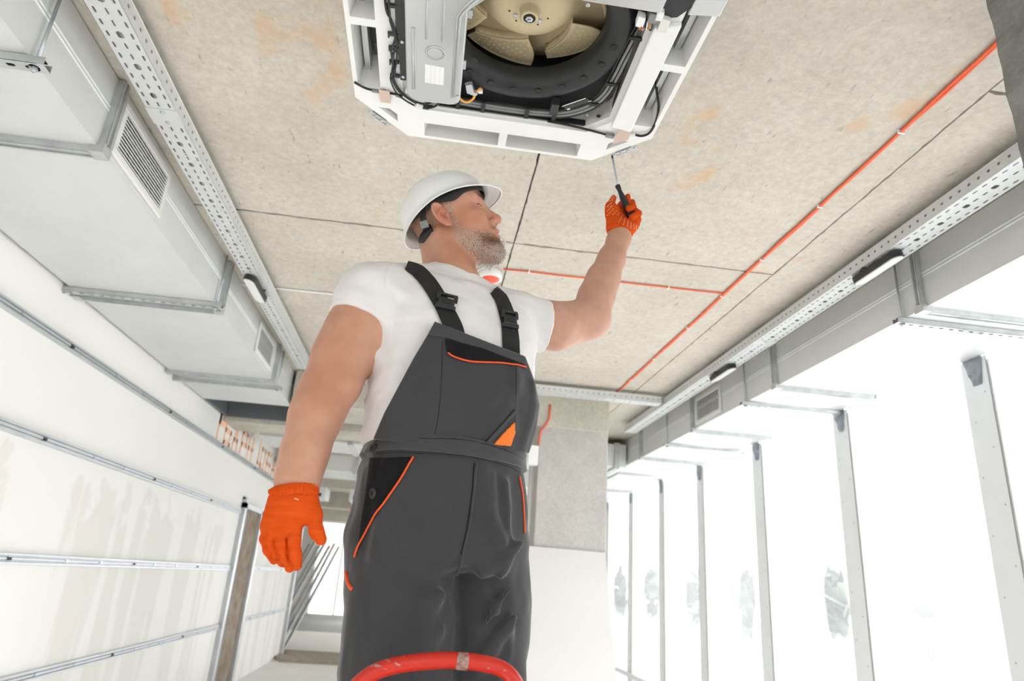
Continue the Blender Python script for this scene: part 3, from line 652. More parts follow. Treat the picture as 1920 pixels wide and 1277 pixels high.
for k in range(4):
    # side k, local v outward
    A, B, Cc = .238, .012, .288
    pm.prism(quadp(k, -Cc, Cc, I0, O0), Z0, Z1, mp_)                       # inner bar
    pm.prism(quadp(k, -A-.0, -Cc, O0, OUT)[::-1], Z0, Z1, mp_); pm.prism(quadp(k, A, Cc, O0, OUT), Z0, Z1, mp_)
    pm.prism(quadp(k, -B, B, O0, O1), Z0, Z1, mp_)
    pm.prism(quadp(k, -A, A, O1, OUT), Z0, Z1, mp_)
    # corner piece with a small recessed pocket
    P = [rot(k, *p) for p in ((Cc, I0), (I0, Cc), (.436, .288), (.288, .436))]
    pts8 = [(Cc, I0-.012), (I0-.012, Cc), (OUT, Cc), (OUT, .288), (.405, .319), (.319, .405), (.288, OUT), (Cc, OUT)]
    pm.prism([rot(k, *p) for p in ((.240, .300), (.300, .240), (.300, .288), (.288, .300))], Z0, Z1, mp_)
    pm.prism([rot(k, *p) for p in ((.288, .300), (.300, .288), (.365, .288), (.288, .365))], Z0, Z1, mp_)
    pm.prism([rot(k, *p) for p in ((.365, .288), (.436, .288), (.4185, .3055), (.3475, .3055))], Z0, Z1, mp_)
    pm.prism([rot(k, *p) for p in ((.288, .365), (.3055, .3475), (.3055, .4185), (.288, .436))], Z0, Z1, mp_)
    for Q in (((.3475, .3055), (.340, .318), (.318, .340), (.3055, .3475)), ((.4185, .3055), (.3055, .4185), (.318, .372), (.372, .318)), ((.3475, .3055), (.4185, .3055), (.372, .318), (.340, .318)), ((.3055, .3475), (.318, .340), (.318, .372), (.3055, .4185))):
        pm.prism([rot(k, *p) for p in Q], Z0, Z1, mp_)
panel = pm.build('panel', M['acwhite'], ac)
# floors of the corner pockets, recess shade put into a darker white + slightly sunk back of the panel
for k in range(4):
    MB().prism([rot(k, *p) for p in ((.335, .312), (.380, .312), (.312, .380), (.312, .335))], Z0+.034, Z0+.038, mp_).build('corner_pocket', M['acfoam'], panel)
# outlets: sloped white throat and a black block painting the mouth's shade
for k in range(4):
    for s_ in (-1, 1):
        u0, u1 = (.012, .238) if s_ > 0 else (-.238, -.012)
        V = []
        th = MB()
        # four throat walls
        def W(u, v, z): a, b = rot(k, u, v); return mp_(a, b, z)
        zt = Z0+.115
        th.add([W(u0, O1, Z0+.002), W(u1, O1, Z0+.002), W(u1, O1-.016, zt), W(u0, O1-.016, zt), W(u0, O1+.004, Z0+.002), W(u1, O1+.004, Z0+.002), W(u1, O1-.008, zt), W(u0, O1-.008, zt)],
               [(0, 1, 2, 3), (7, 6, 5, 4), (0, 4, 5, 1), (1, 5, 6, 2), (2, 6, 7, 3), (3, 7, 4, 0)])
        th.add([W(u0, O0, Z0+.002), W(u1, O0, Z0+.002), W(u1, O0-.006, zt), W(u0, O0-.006, zt), W(u0, O0-.004, Z0+.002), W(u1, O0-.004, Z0+.002), W(u1, O0-.012, zt), W(u0, O0-.012, zt)],
               [(0, 1, 2, 3), (7, 6, 5, 4), (0, 4, 5, 1), (1, 5, 6, 2), (2, 6, 7, 3), (3, 7, 4, 0)])
        for uu, o_ in ((u0, .004), (u1, -.004)):
            sg = 1 if o_ > 0 else -1
            q = .02 if abs(uu) > .1 else .004
            th.add([W(uu, O0-.008, Z0+.002), W(uu, O1+.002, Z0+.002), W(uu+sg*q, O1+.002, zt), W(uu+sg*q, O0-.008, zt), W(uu-sg*.003, O0-.008, Z0+.002), W(uu-sg*.003, O1+.002, Z0+.002), W(uu+sg*q-sg*.003, O1+.002, zt), W(uu+sg*q-sg*.003, O0-.008, zt)],
                   [(0, 1, 2, 3), (7, 6, 5, 4), (0, 4, 5, 1), (1, 5, 6, 2), (2, 6, 7, 3), (3, 7, 4, 0)])
        th.prism([rot(k, *p) for p in ((u0, O0-.012), (u1, O0-.012), (u1, O1+.004), (u0, O1+.004))], zt, zt+.006, mp_)
        tho = th.build('air_outlet', M['acfoam'], ac)
        # black rounded block, painted shade of the duct mouth beyond the throat
        ua, ub = (u0+.012, u1-.075) if s_ > 0 else (u0+.075, u1-.012)
        if k in (1, 3):
            P = [];
            r = .022
            for cx_, cy_, a0 in ((ub-r, O1-.024-r, 0), (ua+r, O1-.024-r, 90), (ua+r, O0-.002+r*.3, 180), (ub-r, O0-.002+r*.3, 270)):
                for a in (0, 30, 60, 90): P.append(rot(k, cx_+r*math.cos(math.radians(a0+a)), cy_+(r if a0 < 180 else r*.3)*math.sin(math.radians(a0+a))))
            MB().prism(P, zt-.030, zt+.001, mp_).build('mouth_shade', M['acblack'], tho)
# body above the panel
bd = MB()
polyhole(bd, oct_(.41, .13), oct_(.395, .125), Z1, 1.55); bd.prism(oct_(.41, .13), 1.55, 1.565, mp_)
bd.build('casing', M['acsteel'], ac)
edge = MB(); polyhole(edge, [(x*1.004, y*1.004) for x, y in outer], [(x*.985, y*.985) for x, y in outer], Z1-.002, Z1+.006); edge.build('gasket', M['blackmat'], ac)
for sx in (-1, 1):
    for sy in (-1, 1):
        MB().tube([(PX+sx*.36, PY+sy*.24, 1.50), (PX+sx*.36, PY+sy*.24, 1.70*ROOM)], .006, 8).build('threaded_rod', M['rod'], ac)
# raised white cover bar on the right
bevel(MB().prism([(.300, .245), (.362, .255), (.362, -.155), (.300, -.135)], Z0-.016, Z0+.001, mp_).build('cover_bar', M['acwhite'], ac), .004)
# inner drip tray lip
lp = MB(); polyhole(lp, oct_(.302, .062), oct_(.290, .062), Z0+.008, Z0+.10); lp.build('inner_lip', M['acfoam'], ac)
# black bellmouth: plate with a round hole, flaring ring
bc = (PX+.013, PY-.030)
def ring_plate(mb, R, N, hole, z_out, z_in, prof):
    V = []; F = []
    for k in range(N):
        a = 2*PI*k/N; ca, sa = math.cos(a), math.sin(a)
        # intersection with octagon
        t_ = min((R/abs(ca)) if abs(ca) > 1e-6 else 9, (R/abs(sa)) if abs(sa) > 1e-6 else 9, (2*R-.085)/(abs(ca)+abs(sa)))
        V.append((PX+ca*t_, PY+sa*t_, z_out))
        for r, z in prof: V.append((bc[0]+ca*r, bc[1]+sa*r, z))
    m_ = len(prof)+1
    for k in range(N):
        j = (k+1) % N
        for i in range(m_-1): F.append((k*m_+i, k*m_+i+1, j*m_+i+1, j*m_+i))
    mb.add(V, F)
bm_ = MB(); ring_plate(bm_, .291, 96, .18, PZ+.052, PZ+.05, [(.262, PZ+.045), (.256, PZ+.028), (.245, PZ+.022), (.236, PZ+.022), (.212, PZ+.028), (.199, PZ+.040), (.193, PZ+.055), (.191, PZ+.080), (.194, PZ+.082), (.20, PZ+.06), (.25, PZ+.05)])
bell = bm_.build('bellmouth', M['acblack'], ac, True)
for k in range(11):
    a = PI*(1.02+k*.098); r = .222
    MB().lathe([(.0105, .001), (.0105, -.0004), (.009, -.0012), (.0, -.0012)], (bc[0]+r*math.cos(a+PI), bc[1]-r*math.sin(a), PZ+.0238), 14).build('moulded_disc', M['blackmat'], bell)
# fan
fc = (PX+.013, PY-.034)
fan = bpy.data.objects.new('fan', None)
fm = MB()
cone = [(.255, PZ+.182), (.255, PZ+.176), (.215, PZ+.172), (.175, PZ+.163), (.148, PZ+.152), (.130, PZ+.137), (.118, PZ+.122), (.108, PZ+.109), (.096, PZ+.099), (.080, PZ+.091), (.062, PZ+.086), (.045, PZ+.084), (.028, PZ+.084), (.0245, PZ+.081), (.0235, PZ+.060), (.0205, PZ+.0565), (.0155, PZ+.0565), (.0145, PZ+.065), (.0, PZ+.065)]
fm.lathe(cone, (fc[0], fc[1], 0), 72)
fano = fm.build('fan_wheel', M['cream'], ac, True)
MB().lathe([(.0165, 0), (.0165, -.004), (.0105, -.004), (.0105, 0)], (fc[0], fc[1], PZ+.062), 20, close=False).build('shaft_bush', M['blackmat'], fano)
MB().lathe([(.010, 0), (.010, -.008), (.005, -.010), (.004, -.013), (0, -.013)], (fc[0], fc[1], PZ+.062), 6).build('shaft_nut', M['rod'], fano)
for a, r in ((2.55, .041), (.75, .041)):
    MB().lathe([(.0065, 0), (.0065, -.003), (.003, -.004), (0, -.004)], (fc[0]+r*math.cos(a), fc[1]+r*math.sin(a), PZ+.085), 12).build('screw', M['rod'], fano)
for a, r in ((2.9, .052), (.35, .052), (2.2, .050), (1.0, .050)):
    MB().lathe([(.0026, 0), (.0026, -.0006), (0, -.0006)], (fc[0]+r*math.cos(a), fc[1]+r*math.sin(a), PZ+.0845), 8).build('hole', M['dark'], fano)
NB = 6
for k in range(NB):
    a0 = math.radians(84+360/NB*k); V = []; F = []; nu, nv_ = 14, 8
    for side in (0, 1):
        for i in range(nu+1):
            t_ = i/nu                                                   # 1 = free edge
            for j in range(nv_+1):
                s_ = j/nv_; rin = .128+.075*(1-t_)**1.15; r = rin+(.235-rin)*s_
                a = a0+math.radians(46)*(1-t_)-math.radians(4)*math.sin(s_*PI)*t_-math.radians(3)*s_*t_
                z = PZ+.142-.024*t_**1.2-(.0030 if side else 0)-(.0020 if (j == 0 and side) else 0)+.006*s_
                V.append((fc[0]+r*math.cos(a), fc[1]+r*math.sin(a), z))
    n1 = (nu+1)*(nv_+1)
    for i in range(nu):
        for j in range(nv_):
            q = i*(nv_+1)+j; F.append((q, q+1, q+nv_+2, q+nv_+1)); F.append((n1+q+nv_+1, n1+q+nv_+2, n1+q+1, n1+q))
    for i in range(nu):
        for j in (0, nv_): q = i*(nv_+1)+j; F.append((q, q+nv_+1, n1+q+nv_+1, n1+q))
    for j in range(nv_):
        for i in (0, nu): q = i*(nv_+1)+j; F.append((q, q+1, n1+q+1, n1+q))
    e0 = [i*(nv_+1) for i in range(nu+1)]; wb = MB()
    P_ = [Vector(V[i]) for i in e0]; wb.add([tuple(v) for v in P_]+[(v.x, v.y, PZ+.175) for v in P_], [(i, i+1, nu+2+i, nu+1+i) for i in range(nu)])
    bl = emit('fan_blade', V, F, M['cream'], fano, True)
    wo = wb.build('blade_root', M['cream'], bl, True); so = wo.modifiers.new('s', 'SOLIDIFY'); so.thickness = .003
    # pressed dimples on the blade face turned to the hub
    dm = MB()
    for i in range(1, nu, 1):
        for j in range(1+i%2, nv_, 2):
            for sd in (1,):
                p = Vector(V[sd*n1+i*(nv_+1)+j]); q_ = Vector(V[(1-sd)*n1+i*(nv_+1)+j]); d = (p-q_).normalized()
                dm.lathe([(.0028, 0), (.0020, .0007), (0, .0010)], p, 6, d)
    dm.build('dimples', mat('cream_light', lin(226, 211, 176), .45) if k == 0 else bpy.data.materials['cream_light'], bl, True)['kind'] = 'stuff'
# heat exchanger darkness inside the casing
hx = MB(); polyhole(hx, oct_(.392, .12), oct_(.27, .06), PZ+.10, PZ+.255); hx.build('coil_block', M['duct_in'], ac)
MB().prism(oct_(.39, .12), PZ+.252, PZ+.262, mp_).build('top_insulation', M['blackmat'], ac)
# control box on the left and across the top
zb = PZ-.022
def box_lid(poly, z0, z1, name='control_box'):
    o = MB().prism(poly, z0, z1, mp_).build(name, M['acsteel'], ac); return bevel(o, .004, 3)
def rr(x0, x1, y0, y1, r=.012, n=4):
    P = []
    for cx_, cy_, a0 in ((x1-r, y1-r, 0), (x0+r, y1-r, 90), (x0+r, y0+r, 180), (x1-r, y0+r, 270)):
        for a in np.linspace(0, 90, n): P.append((cx_+r*math.cos(math.radians(a0+a)), cy_+r*math.sin(math.radians(a0+a))))
    return P
lid = [(-.139, -.105)]+[(-.139, .205), (-.142, .222), (-.152, .233), (-.168, .238)]+[(-.255, .238), (-.272, .233), (-.283, .222), (-.287, .205)]+[(-.287, -.42), (.30, -.42), (.30, -.185), (.12, -.185), (.02, -.205), (-.06, -.185), (-.105, -.142)]
cb = box_lid(lid, zb, PZ+.045)
rim = [(x*.995-(.0), y) for x, y in lid]
def bead(pts, r=.0035, name='pressed_bead'): return MB().tube([(PX+x, PY+y, zb-.0003) for x, y in pts], r, 8).build(name, M['acsteel'], cb, True)
bead([(-.268, -.03), (-.268, .19)]); bead([(-.263, -.03), (-.263, .19)], .002)
bead([(-.156, .20), (-.156, -.085), (-.150, -.10), (-.11, -.16)]); bead([(-.163, .205), (-.163, -.085), (-.156, -.104), (-.116, -.166)], .0025)
bead([(-.235, -.16), (-.235, .0)], .003); bead([(-.195, -.16), (-.195, .0), ], .003)
bead([(-.2115+.024*math.cos(a), .045+.024*math.sin(a)) for a in np.linspace(0, 2*PI, 25)], .0028)
bead([(-.2115+.019*math.cos(a), .045+.019*math.sin(a)) for a in np.linspace(0, 2*PI, 25)], .0016)
MB().prism([(-.237, .088), (-.187, .090), (-.187, .158), (-.237, .158)], zb-.0012, zb-.0001, mp_).build('paper_label', M['white'], cb)
for x in (-.222, -.210, -.198): MB().prism([(x, .09), (x+.0012, .09), (x+.0012, .155), (x, .155)], zb-.0018, zb-.0011, mp_).build('label_fold', M['acfoam'], cb)
def screw(x, y, z, r=.0055, par=None): return MB().lathe([(r, 0), (r, -.0015), (r*.7, -.0028), (r*.25, -.003), (0, -.002)], (PX+x, PY+y, z), 14).build('screw', M['rod'], par or ac, True)
screw(-.1325, -.095, zb+.004, par=cb); screw(-.1375, .075, zb+.004, par=cb); screw(-.147, .195, zb-.001, .004, cb); screw(.13, -.178, zb, par=cb)
MB().prism([(-.139, -.107), (-.128, -.107), (-.128, -.083), (-.139, -.083)], zb+.002, zb+.006, mp_).prism([(-.139, .06), (-.132, .06), (-.132, .09), (-.139, .09)], zb+.002, zb+.006, mp_).build('fixing_lug', M['acsteel'], cb)
MB().prism([(-.287, .20), (-.255, .238), (-.20, .243), (-.20, .252), (-.26, .252), (-.292, .225)], zb+.012, zb+.05, mp_).build('cable_shield', M['acwhite'], cb)
# black cable holder strip with hooks
sb = MB().prism([(-.312, -.3), (-.288, -.3), (-.288, .182), (-.305, .182), (-.305, .12), (-.308, .09), (-.312, .05)], PZ-.006, PZ+.02, mp_).build('cable_channel', M['black'], ac)
screw(-.297, .040, PZ-.006, par=sb); screw(-.297, .168, PZ-.006, par=sb)
for v in (-.075, .015, .062, .112, .165, -.13): MB().prism([(-.332, v), (-.306, v), (-.306, v+.009), (-.328, v+.009), (-.328, v+.016), (-.332, v+.016)], PZ-.008, PZ-.002, mp_).build('cable_hook', M['black'], sb)
def wire(name, pts, r=.0026, m=None, par=None, n_=6):
    return MB().tube(spline([(PX+x, PY+y, z) for x, y, z in pts], n_), r, 8).build(name, m or M['wire'], par or ac, True)
zc = PZ-.010
wire('cable', [(-.331, -.3, zc), (-.333, -.08, zc), (-.322, -.03, zc+.002), (-.312, .02, zc), (-.324, .07, zc-.002), (-.322, .12, zc), (-.326, .17, zc), (-.314, .215, zc), (-.285, .248, zc), (-.250, .266, zc-.002), (-.215, .268, zc)], .0032)
wire('cable', [(-.322, -.3, zc), (-.325, -.06, zc), (-.318, .0, zc), (-.309, .045, zc), (-.321, .09, zc), (-.318, .14, zc), (-.321, .18, zc), (-.306, .22, zc), (-.275, .25, zc-.003), (-.235, .258, zc-.003), (-.205, .25, zc+.01)], .003)
wire('cable', [(-.318, .05, zc-.003), (-.311, .08, zc), (-.316, .13, zc-.004), (-.330, .17, zc-.004), (-.318, .222, zc-.004), (-.292, .252, zc-.005), (-.258, .274, zc-.004), (-.226, .280, zc-.003)], .0024)
wire('cable', [(-.262, .256, zc-.004), (-.235, .272, zc-.006), (-.208, .262, zc-.004), (-.198, .248, zc)], .0028)
MB().tube([(PX-.262, PY+.262, zc-.006), (PX-.245, PY+.272, zc-.006)], .0085, 10).build('clear_sleeve', M['acfoam'], ac)
# cable across the lower-left corner held with tape
wire('cable', [(-.432, .222, Z0-.003), (-.40, .240, Z0-.004), (-.365, .2445, Z0-.004), (-.33, .246, Z0-.004), (-.30, .250, Z0-.003)], .003)
MB().prism([(-.385, .240), (-.362, .241), (-.362, .250), (-.385, .249)], Z0-.007, Z0-.001, mp_).build('connector', M['gwire'], ac); MB().prism([(-.318, .246), (-.300, .251), (-.302, .258), (-.320, .253)], Z0-.007, Z0-.001, mp_).build('connector', M['gwire'], ac)
MB().prism([(-.366, .232), (-.336, .232), (-.334, .283), (-.362, .284)], Z0-.0088, Z0-.0078, mp_).build('tape', M['tape'], ac)
# wiring along the lower side of the bellmouth, turning up the right side
for i, (dz, dv, mm, r) in enumerate(((0, 0, M['gwire'], .0042), (-.004, .009, M['gwire'], .0040), (.004, -.009, M['wire'], .0036), (-.004, .018, M['wire'], .0034))):
    z = PZ+.020+dz
    wire('cable', [(-.19, .262+dv*.7, z), (-.10, .266+dv*.7, z), (0.0, .268+dv*.7, z), (.10, .264+dv*.7, z), (.17, .248+dv, z), (.225+dv*.6, .205+dv*.7, z), (.252+dv, .15, z), (.262+dv, .08, z), (.268+dv, .0, z), (.276+dv, -.08, z), (.280+dv, -.12, z)], r, mm)
for u in (-.145, -.072, .055, .135):
    MB().prism([(u-.006, .245), (u+.006, .245), (u+.006, .288), (u-.006, .288)], PZ+.008, PZ+.013, mp_).build('cable_hook', M['blackmat'], ac)
MB().prism([(.118, .205), (.140, .205), (.140, .25), (.118, .25)], PZ+.004, PZ+.03, mp_).build('moulded_boss', M['acblack'], ac)
for u, v in ((.262, .10), (.236, .188), (.276, -.07)):
    MB().prism([(u-.016, v-.005), (u+.016, v-.005), (u+.016, v+.005), (u-.016, v+.005)], PZ+.008, PZ+.013, mp_).build('cable_hook', M['blackmat'], ac)
MB().prism([(.300, .20), (.292, .26), (.24, .285), (-.20, .285), (-.20, .296), (.24, .297), (.302, .27)], PZ+.012, PZ+.03, mp_).build('cable_channel', M['black'], ac)
MB().prism([(.272, -.13), (.284, -.13), (.299, .20), (.290, .20)], PZ+.012, PZ+.03, mp_).build('cable_channel', M['black'], ac)
screw(.232, .262, PZ+.030); screw(-.128, .215, PZ+.04, .004)
for u, v in ((.125, .238), (.262, .245)): MB().lathe([(.006, 0), (.006, -.003), (.0035, -.003), (.0035, 0)], (PX+u, PY+v, PZ+.02), 12).build('screw_boss', M['black'], ac)
# marking strip on the bellmouth
bevel(MB().prism([(.155, .228), (.215, .178), (.224, .188), (.164, .240)], PZ+.0185, PZ+.024, mp_).build('marking_plate', M['black'], ac), .001)
for P in ([(.150, .224), (.207, .1765), (.2085, .1785), (.1515, .226)], [(.166, .233), (.173, .228), (.176, .232), (.169, .237)], [(.218, .189), (.225, .183), (.229, .187), (.222, .193)]):
    MB().prism(P, PZ+.0175, PZ+.0186, mp_).build('white_marking', M['white'], ac)
# tilt sensor and orange thermistor leads near the box
wire('thermistor_lead', [(-.150, .212, PZ+.01), (-.142, .228, PZ), (-.122, .240, PZ-.002), (-.104, .225, PZ), (-.098, .205, PZ+.006), (-.085, .188, PZ+.01)], .0036, mat('amber_wire', lin(240, 168, 74), .4))
MB().prism([(-.128, .175), (-.112, .168), (-.103, .198), (-.092, .203), (-.098, .213), (-.122, .205)], PZ+.0, PZ+.012, mp_).build('sensor_clip', M['acsteel'], ac)
MB().prism([(-.093, .195), (-.080, .192), (-.079, .203), (-.090, .205)], PZ+.004, PZ+.012, mp_).build('connector', M['acfoam'], ac)
MB().lathe([(.013, 0), (.013, -.001), (0, -.001)], (PX-.115, PY+.10, PZ+.022), 16).build('moulded_disc', M['blackmat'], ac)
# connectors at the top right
cc = [(.262, -.150, M['white'], .016), (.285, -.165, M['gwire'], .014), (.318, -.150, M['offwhite'], .02), (.30, -.175, M['white'], .014)]
for u, v, mm, r in cc: bevel(MB().prism([(u-r*.6, v-r), (u+r*.6, v-r*.8), (u+r*.7, v+r), (u-r*.5, v+r*.9)], PZ-.02, PZ+.0, mp_).build('connector', mm, ac), .002)
for k, (c1, cl) in enumerate(((0, (240, 150, 60)), (.006, (200, 90, 60)), (.012, (70, 80, 120)), (.018, (235, 235, 230)), (.024, (240, 150, 60)), (.03, (60, 60, 70)))):
    wire('thin_wire', [(.262+c1, -.150, PZ-.012), (.264+c1, -.132, PZ-.016-.004*(k % 2)), (.272+c1*.6, -.118, PZ), (.276+c1*.4, -.095, PZ+.014)], .0017, mat('wire_colour', lin(*cl), .5))
MB().prism([(.302, -.155), (.345, -.168), (.365, -.20), (.365, -.30), (.30, -.30)], PZ-.006, PZ+.02, mp_).build('black_cover', M['acblack'], ac)
bevel(MB().prism([(.365, -.182), (.437, -.192), (.437, -.30), (.366, -.30)], PZ-.010, PZ+.0, mp_).build('motor_cover', M['acsteel'], ac), .002)
# black cable looping through the right outlet with tape
wire('cable', [(.12, .286, PZ+.008), (.20, .285, PZ+.002), (.262, .286, PZ-.005), (.30, .292, PZ-.006)], .0034)
MB().prism([(.296, .286), (.322, .288), (.322, .299), (.296, .297)], PZ-.012, PZ-.001, mp_).build('connector', M['gwire'], ac)
MB().prism([(.364, .272), (.380, .270), (.381, .278), (.366, .281)], PZ-.009, PZ-.001, mp_).build('connector', M['offwhite'], ac)
wire('cable', [(.378, .274, PZ-.005), (.40, .272, PZ-.008), (.418, .255, PZ-.006), (.424, .22, PZ+.005), (.416, .17, PZ+.02), (.398, .135, PZ+.05), (.39, .12, PZ+.08)], .0036)
MB().prism([(.326, .255), (.362, .247), (.365, .292), (.325, .322)], PZ-.0135, PZ-.0125, mp_).build('tape', M['tape'], ac)
# hinge brackets at the two lower chamfers
for sx, par in ((1, 'r'), (-1, 'l')):
    c_ = Vector((PX+sx*.372, PY+.362, PZ-.002)); d = Vector((sx*1, -1, 0)).normalized(); nn = Vector((sx*1, 1, 0)).normalized()
    V = []
    b = MB(); 
    def pt(a, n_, z): v = c_+d*a+nn*n_; return (v.x, v.y, v.z+z)
    b.add([pt(-.045, -.004, -.002), pt(.045, -.004, -.002), pt(.045, .010, -.002), pt(-.045, .010, -.002), pt(-.045, -.004, 0), pt(.045, -.004, 0), pt(.045, .010, 0), pt(-.045, .010, 0)], [(3, 2, 1, 0), (4, 5, 6, 7), (0, 1, 5, 4), (1, 2, 6, 5), (2, 3, 7, 6), (3, 0, 4, 7)])
    b.add([pt(-.035, .008, -.002), pt(.02, .008, -.002), pt(.02, .010, .03), pt(-.035, .010, .03), pt(-.035, .006, -.002), pt(.02, .006, -.002), pt(.02, .008, .03), pt(-.035, .008, .03)], [(0, 1, 2, 3), (7, 6, 5, 4), (0, 4, 5, 1), (1, 5, 6, 2), (2, 6, 7, 3), (3, 7, 4, 0)])
    bo = b.build('corner_bracket', M['acsteel'], ac)
    for a in (-.034, -.012, .012, .034): MB().lathe([(.0042, 0), (.0042, -.002), (.002, -.0028), (0, -.0028)], pt(a, .003, -.002), 10).build('bracket_screw', M['rod'], bo, True)
# ------------------------------------------------------------------ THE WORKER (metres): one distance field per garment, meshed with surface nets
_A = np.array([[_r2.x, _r2.y, _r2.z], [-_u2.x, -_u2.y, -_u2.z], [_f.x, _f.y, _f.z]])
def pix(px, py, y):
    """point that the photograph shows at (px, py), standing y metres in front of the lens"""
    d = _A.T@np.array([(px-960)/FPX, (py-638.5)/FPX, 1.]); return d*(y/d[1])
def mpp(px, py, y):
    return (_A@pix(px, py, y))[2]/FPX                     # metres per pixel there
f32 = np.float32
def smin(a, b, k):
    h = np.clip(.5+.5*(b-a)/k, 0, 1); return b+(a-b)*h-k*h*(1-h)
def smax(a, b, k): return -smin(-a, -b, k)
def cone(p, a, b, ra, rb):
    a = np.asarray(a, f32); b = np.asarray(b, f32); d = b-a; t = np.clip(((p-a)@d)/(d@d), 0, 1)
    return np.linalg.norm(p-a-t[:, None]*d, axis=1)-(ra+(rb-ra)*t)
def chain(p, pts, rs, k=.012):
    o = None
    for i in range(len(pts)-1):
        c = cone(p, pts[i], pts[i+1], rs[i], rs[i+1]); o = c if o is None else smin(o, c, k)
    return o
def ell(p, c, r, R=None):
    q = p-np.asarray(c, f32)
    if R is not None: q = q@np.asarray(R, f32)
    r = np.asarray(r, f32); k0 = np.linalg.norm(q/r, axis=1); k1 = np.linalg.norm(q/(r*r), axis=1)
    return k0*(k0-1)/np.maximum(k1, 1e-6)
def rbox(p, c, h, r, R=None):
    q = p-np.asarray(c, f32)
    if R is not None: q = q@np.asarray(R, f32)
    q = np.abs(q)-(np.asarray(h, f32)-r)
    return np.linalg.norm(np.maximum(q, 0), axis=1)+np.minimum(q.max(1), 0)-r
def vnoise(p, s, seed=0):
    """smooth value noise, -1..1"""
    q = p/s; i = np.floor(q).astype(np.int64); f = (q-i).astype(f32); f = f*f*(3-2*f); o = np.zeros(len(p), f32)
    for dx in (0, 1):
        for dy in (0, 1):
            for dz in (0, 1):
                h = ((i[:, 0]+dx)*374761393+(i[:, 1]+dy)*668265263+(i[:, 2]+dz)*2147483647+seed*97531) & 0xffffffff
                h = ((h ^ (h >> 13))*1274126177) & 0xffffffff; h = (h ^ (h >> 16)) & 0xffff
                wgt = (f[:, 0] if dx else 1-f[:, 0])*(f[:, 1] if dy else 1-f[:, 1])*(f[:, 2] if dz else 1-f[:, 2])
                o += wgt*(h/32767.5-1).astype(f32)
    return o
def ridge(p, pts, w_, h):
    """a soft fold of cloth along a polyline: height h, half width w_"""
    d = None
    for a, b in zip(pts[:-1], pts[1:]):
        c = cone(p, a, b, 0, 0); d = c if d is None else np.minimum(d, c)
    return h*np.exp(-(d/w_)**2)
def axis(*segs):
    """sample positions: segments (start, end, spacing)"""
    out = []
    for a, b, r in segs: out.append(np.arange(a, b-r*.25, r))
    out.append(np.array([segs[-1][1]])); return np.concatenate(out)
def nets(fn, lo, hi, res):
    if isinstance(res, (list, tuple)): AX = [np.asarray(a, float) for a in res]
    else: AX = [lo[i]+np.arange(int(math.ceil((hi[i]-lo[i])/res))+1)*res for i in range(3)]
    n = np.array([len(a) for a in AX]); B = 6; nc = (n+B-1)//B
    cx, hs = [], []
    for i in range(3):
        e0 = np.minimum(np.arange(nc[i])*B, n[i]-1); e1 = np.minimum(e0+B-1, n[i]-1); cx.append((AX[i][e0]+AX[i][e1])/2); hs.append((AX[i][e1]-AX[i][e0])/2+.002)
    G_ = np.stack(np.meshgrid(*cx, indexing='ij'), -1).reshape(-1, 3).astype(f32)
    dc = np.concatenate([fn(G_[s_:s_+400000]) for s_ in range(0, len(G_), 400000)]).reshape(nc)
    hh = np.sqrt(hs[0][:, None, None]**2+hs[1][None, :, None]**2+hs[2][None, None, :]**2)
    up = lambda A__: np.repeat(np.repeat(np.repeat(A__, B, 0), B, 1), B, 2)[:n[0], :n[1], :n[2]]
    D = up(dc.astype(f32)); m = up(np.abs(dc) < hh*1.25+.008)
    idx = np.argwhere(m); out = np.empty(len(idx), f32)
    for s_ in range(0, len(idx), 300000):
        q = idx[s_:s_+300000]; out[s_:s_+300000] = fn(np.stack([AX[i][q[:, i]] for i in range(3)], 1).astype(f32))
    D[m] = out
    ins = D < 0
    c = np.zeros(np.array(D.shape)-1, np.int8)
    sl = (slice(None, -1), slice(1, None))
    for i in (0, 1):
        for j in (0, 1):
            for k in (0, 1): c += ins[sl[i], sl[j], sl[k]]
    act = np.argwhere((c > 0) & (c < 8)); vid = -np.ones(c.shape, np.int32); vid[tuple(act.T)] = np.arange(len(act))
    P = np.zeros((len(act), 3)); cnt = np.zeros(len(act))
    for ax in range(3):
        for i in (0, 1):
            for j in (0, 1):
                o_ = [0, 0, 0]; oth = [q for q in range(3) if q != ax]; o_[oth[0]] = i; o_[oth[1]] = j
                a = act+np.array(o_); b = a.copy(); b[:, ax] += 1
                da, db = D[tuple(a.T)], D[tuple(b.T)]; cr = (da < 0) != (db < 0)
                t = np.where(cr, da/np.where(cr, da-db, 1), 0)
                q = np.stack([AX[w_][a[:, w_]] for w_ in range(3)], 1); q[:, ax] += t*(AX[ax][b[:, ax]]-AX[ax][a[:, ax]])
                P[cr] += q[cr]; cnt[cr] += 1
    V = P/cnt[:, None]
    F = []
    for ax in range(3):
        a = [slice(None)]*3; b = [slice(None)]*3; a[ax] = slice(None, -1); b[ax] = slice(1, None)
        sa, sb = ins[tuple(a)], ins[tuple(b)]; e = np.argwhere(sa != sb); s0 = sa[tuple(e.T)]
        u, v = [(1, 2), (2, 0), (0, 1)][ax]
        ok = (e[:, u] > 0) & (e[:, v] > 0) & (e[:, u] < c.shape[u]) & (e[:, v] < c.shape[v]); e = e[ok]; s0 = s0[ok]
        def sh(du, dv): q = e.copy(); q[:, u] -= du; q[:, v] -= dv; return vid[tuple(q.T)]
        q = np.stack([sh(1, 1), sh(0, 1), sh(0, 0), sh(1, 0)], 1); q[~s0] = q[~s0][:, ::-1]; F.append(q)
    return V, np.concatenate(F)
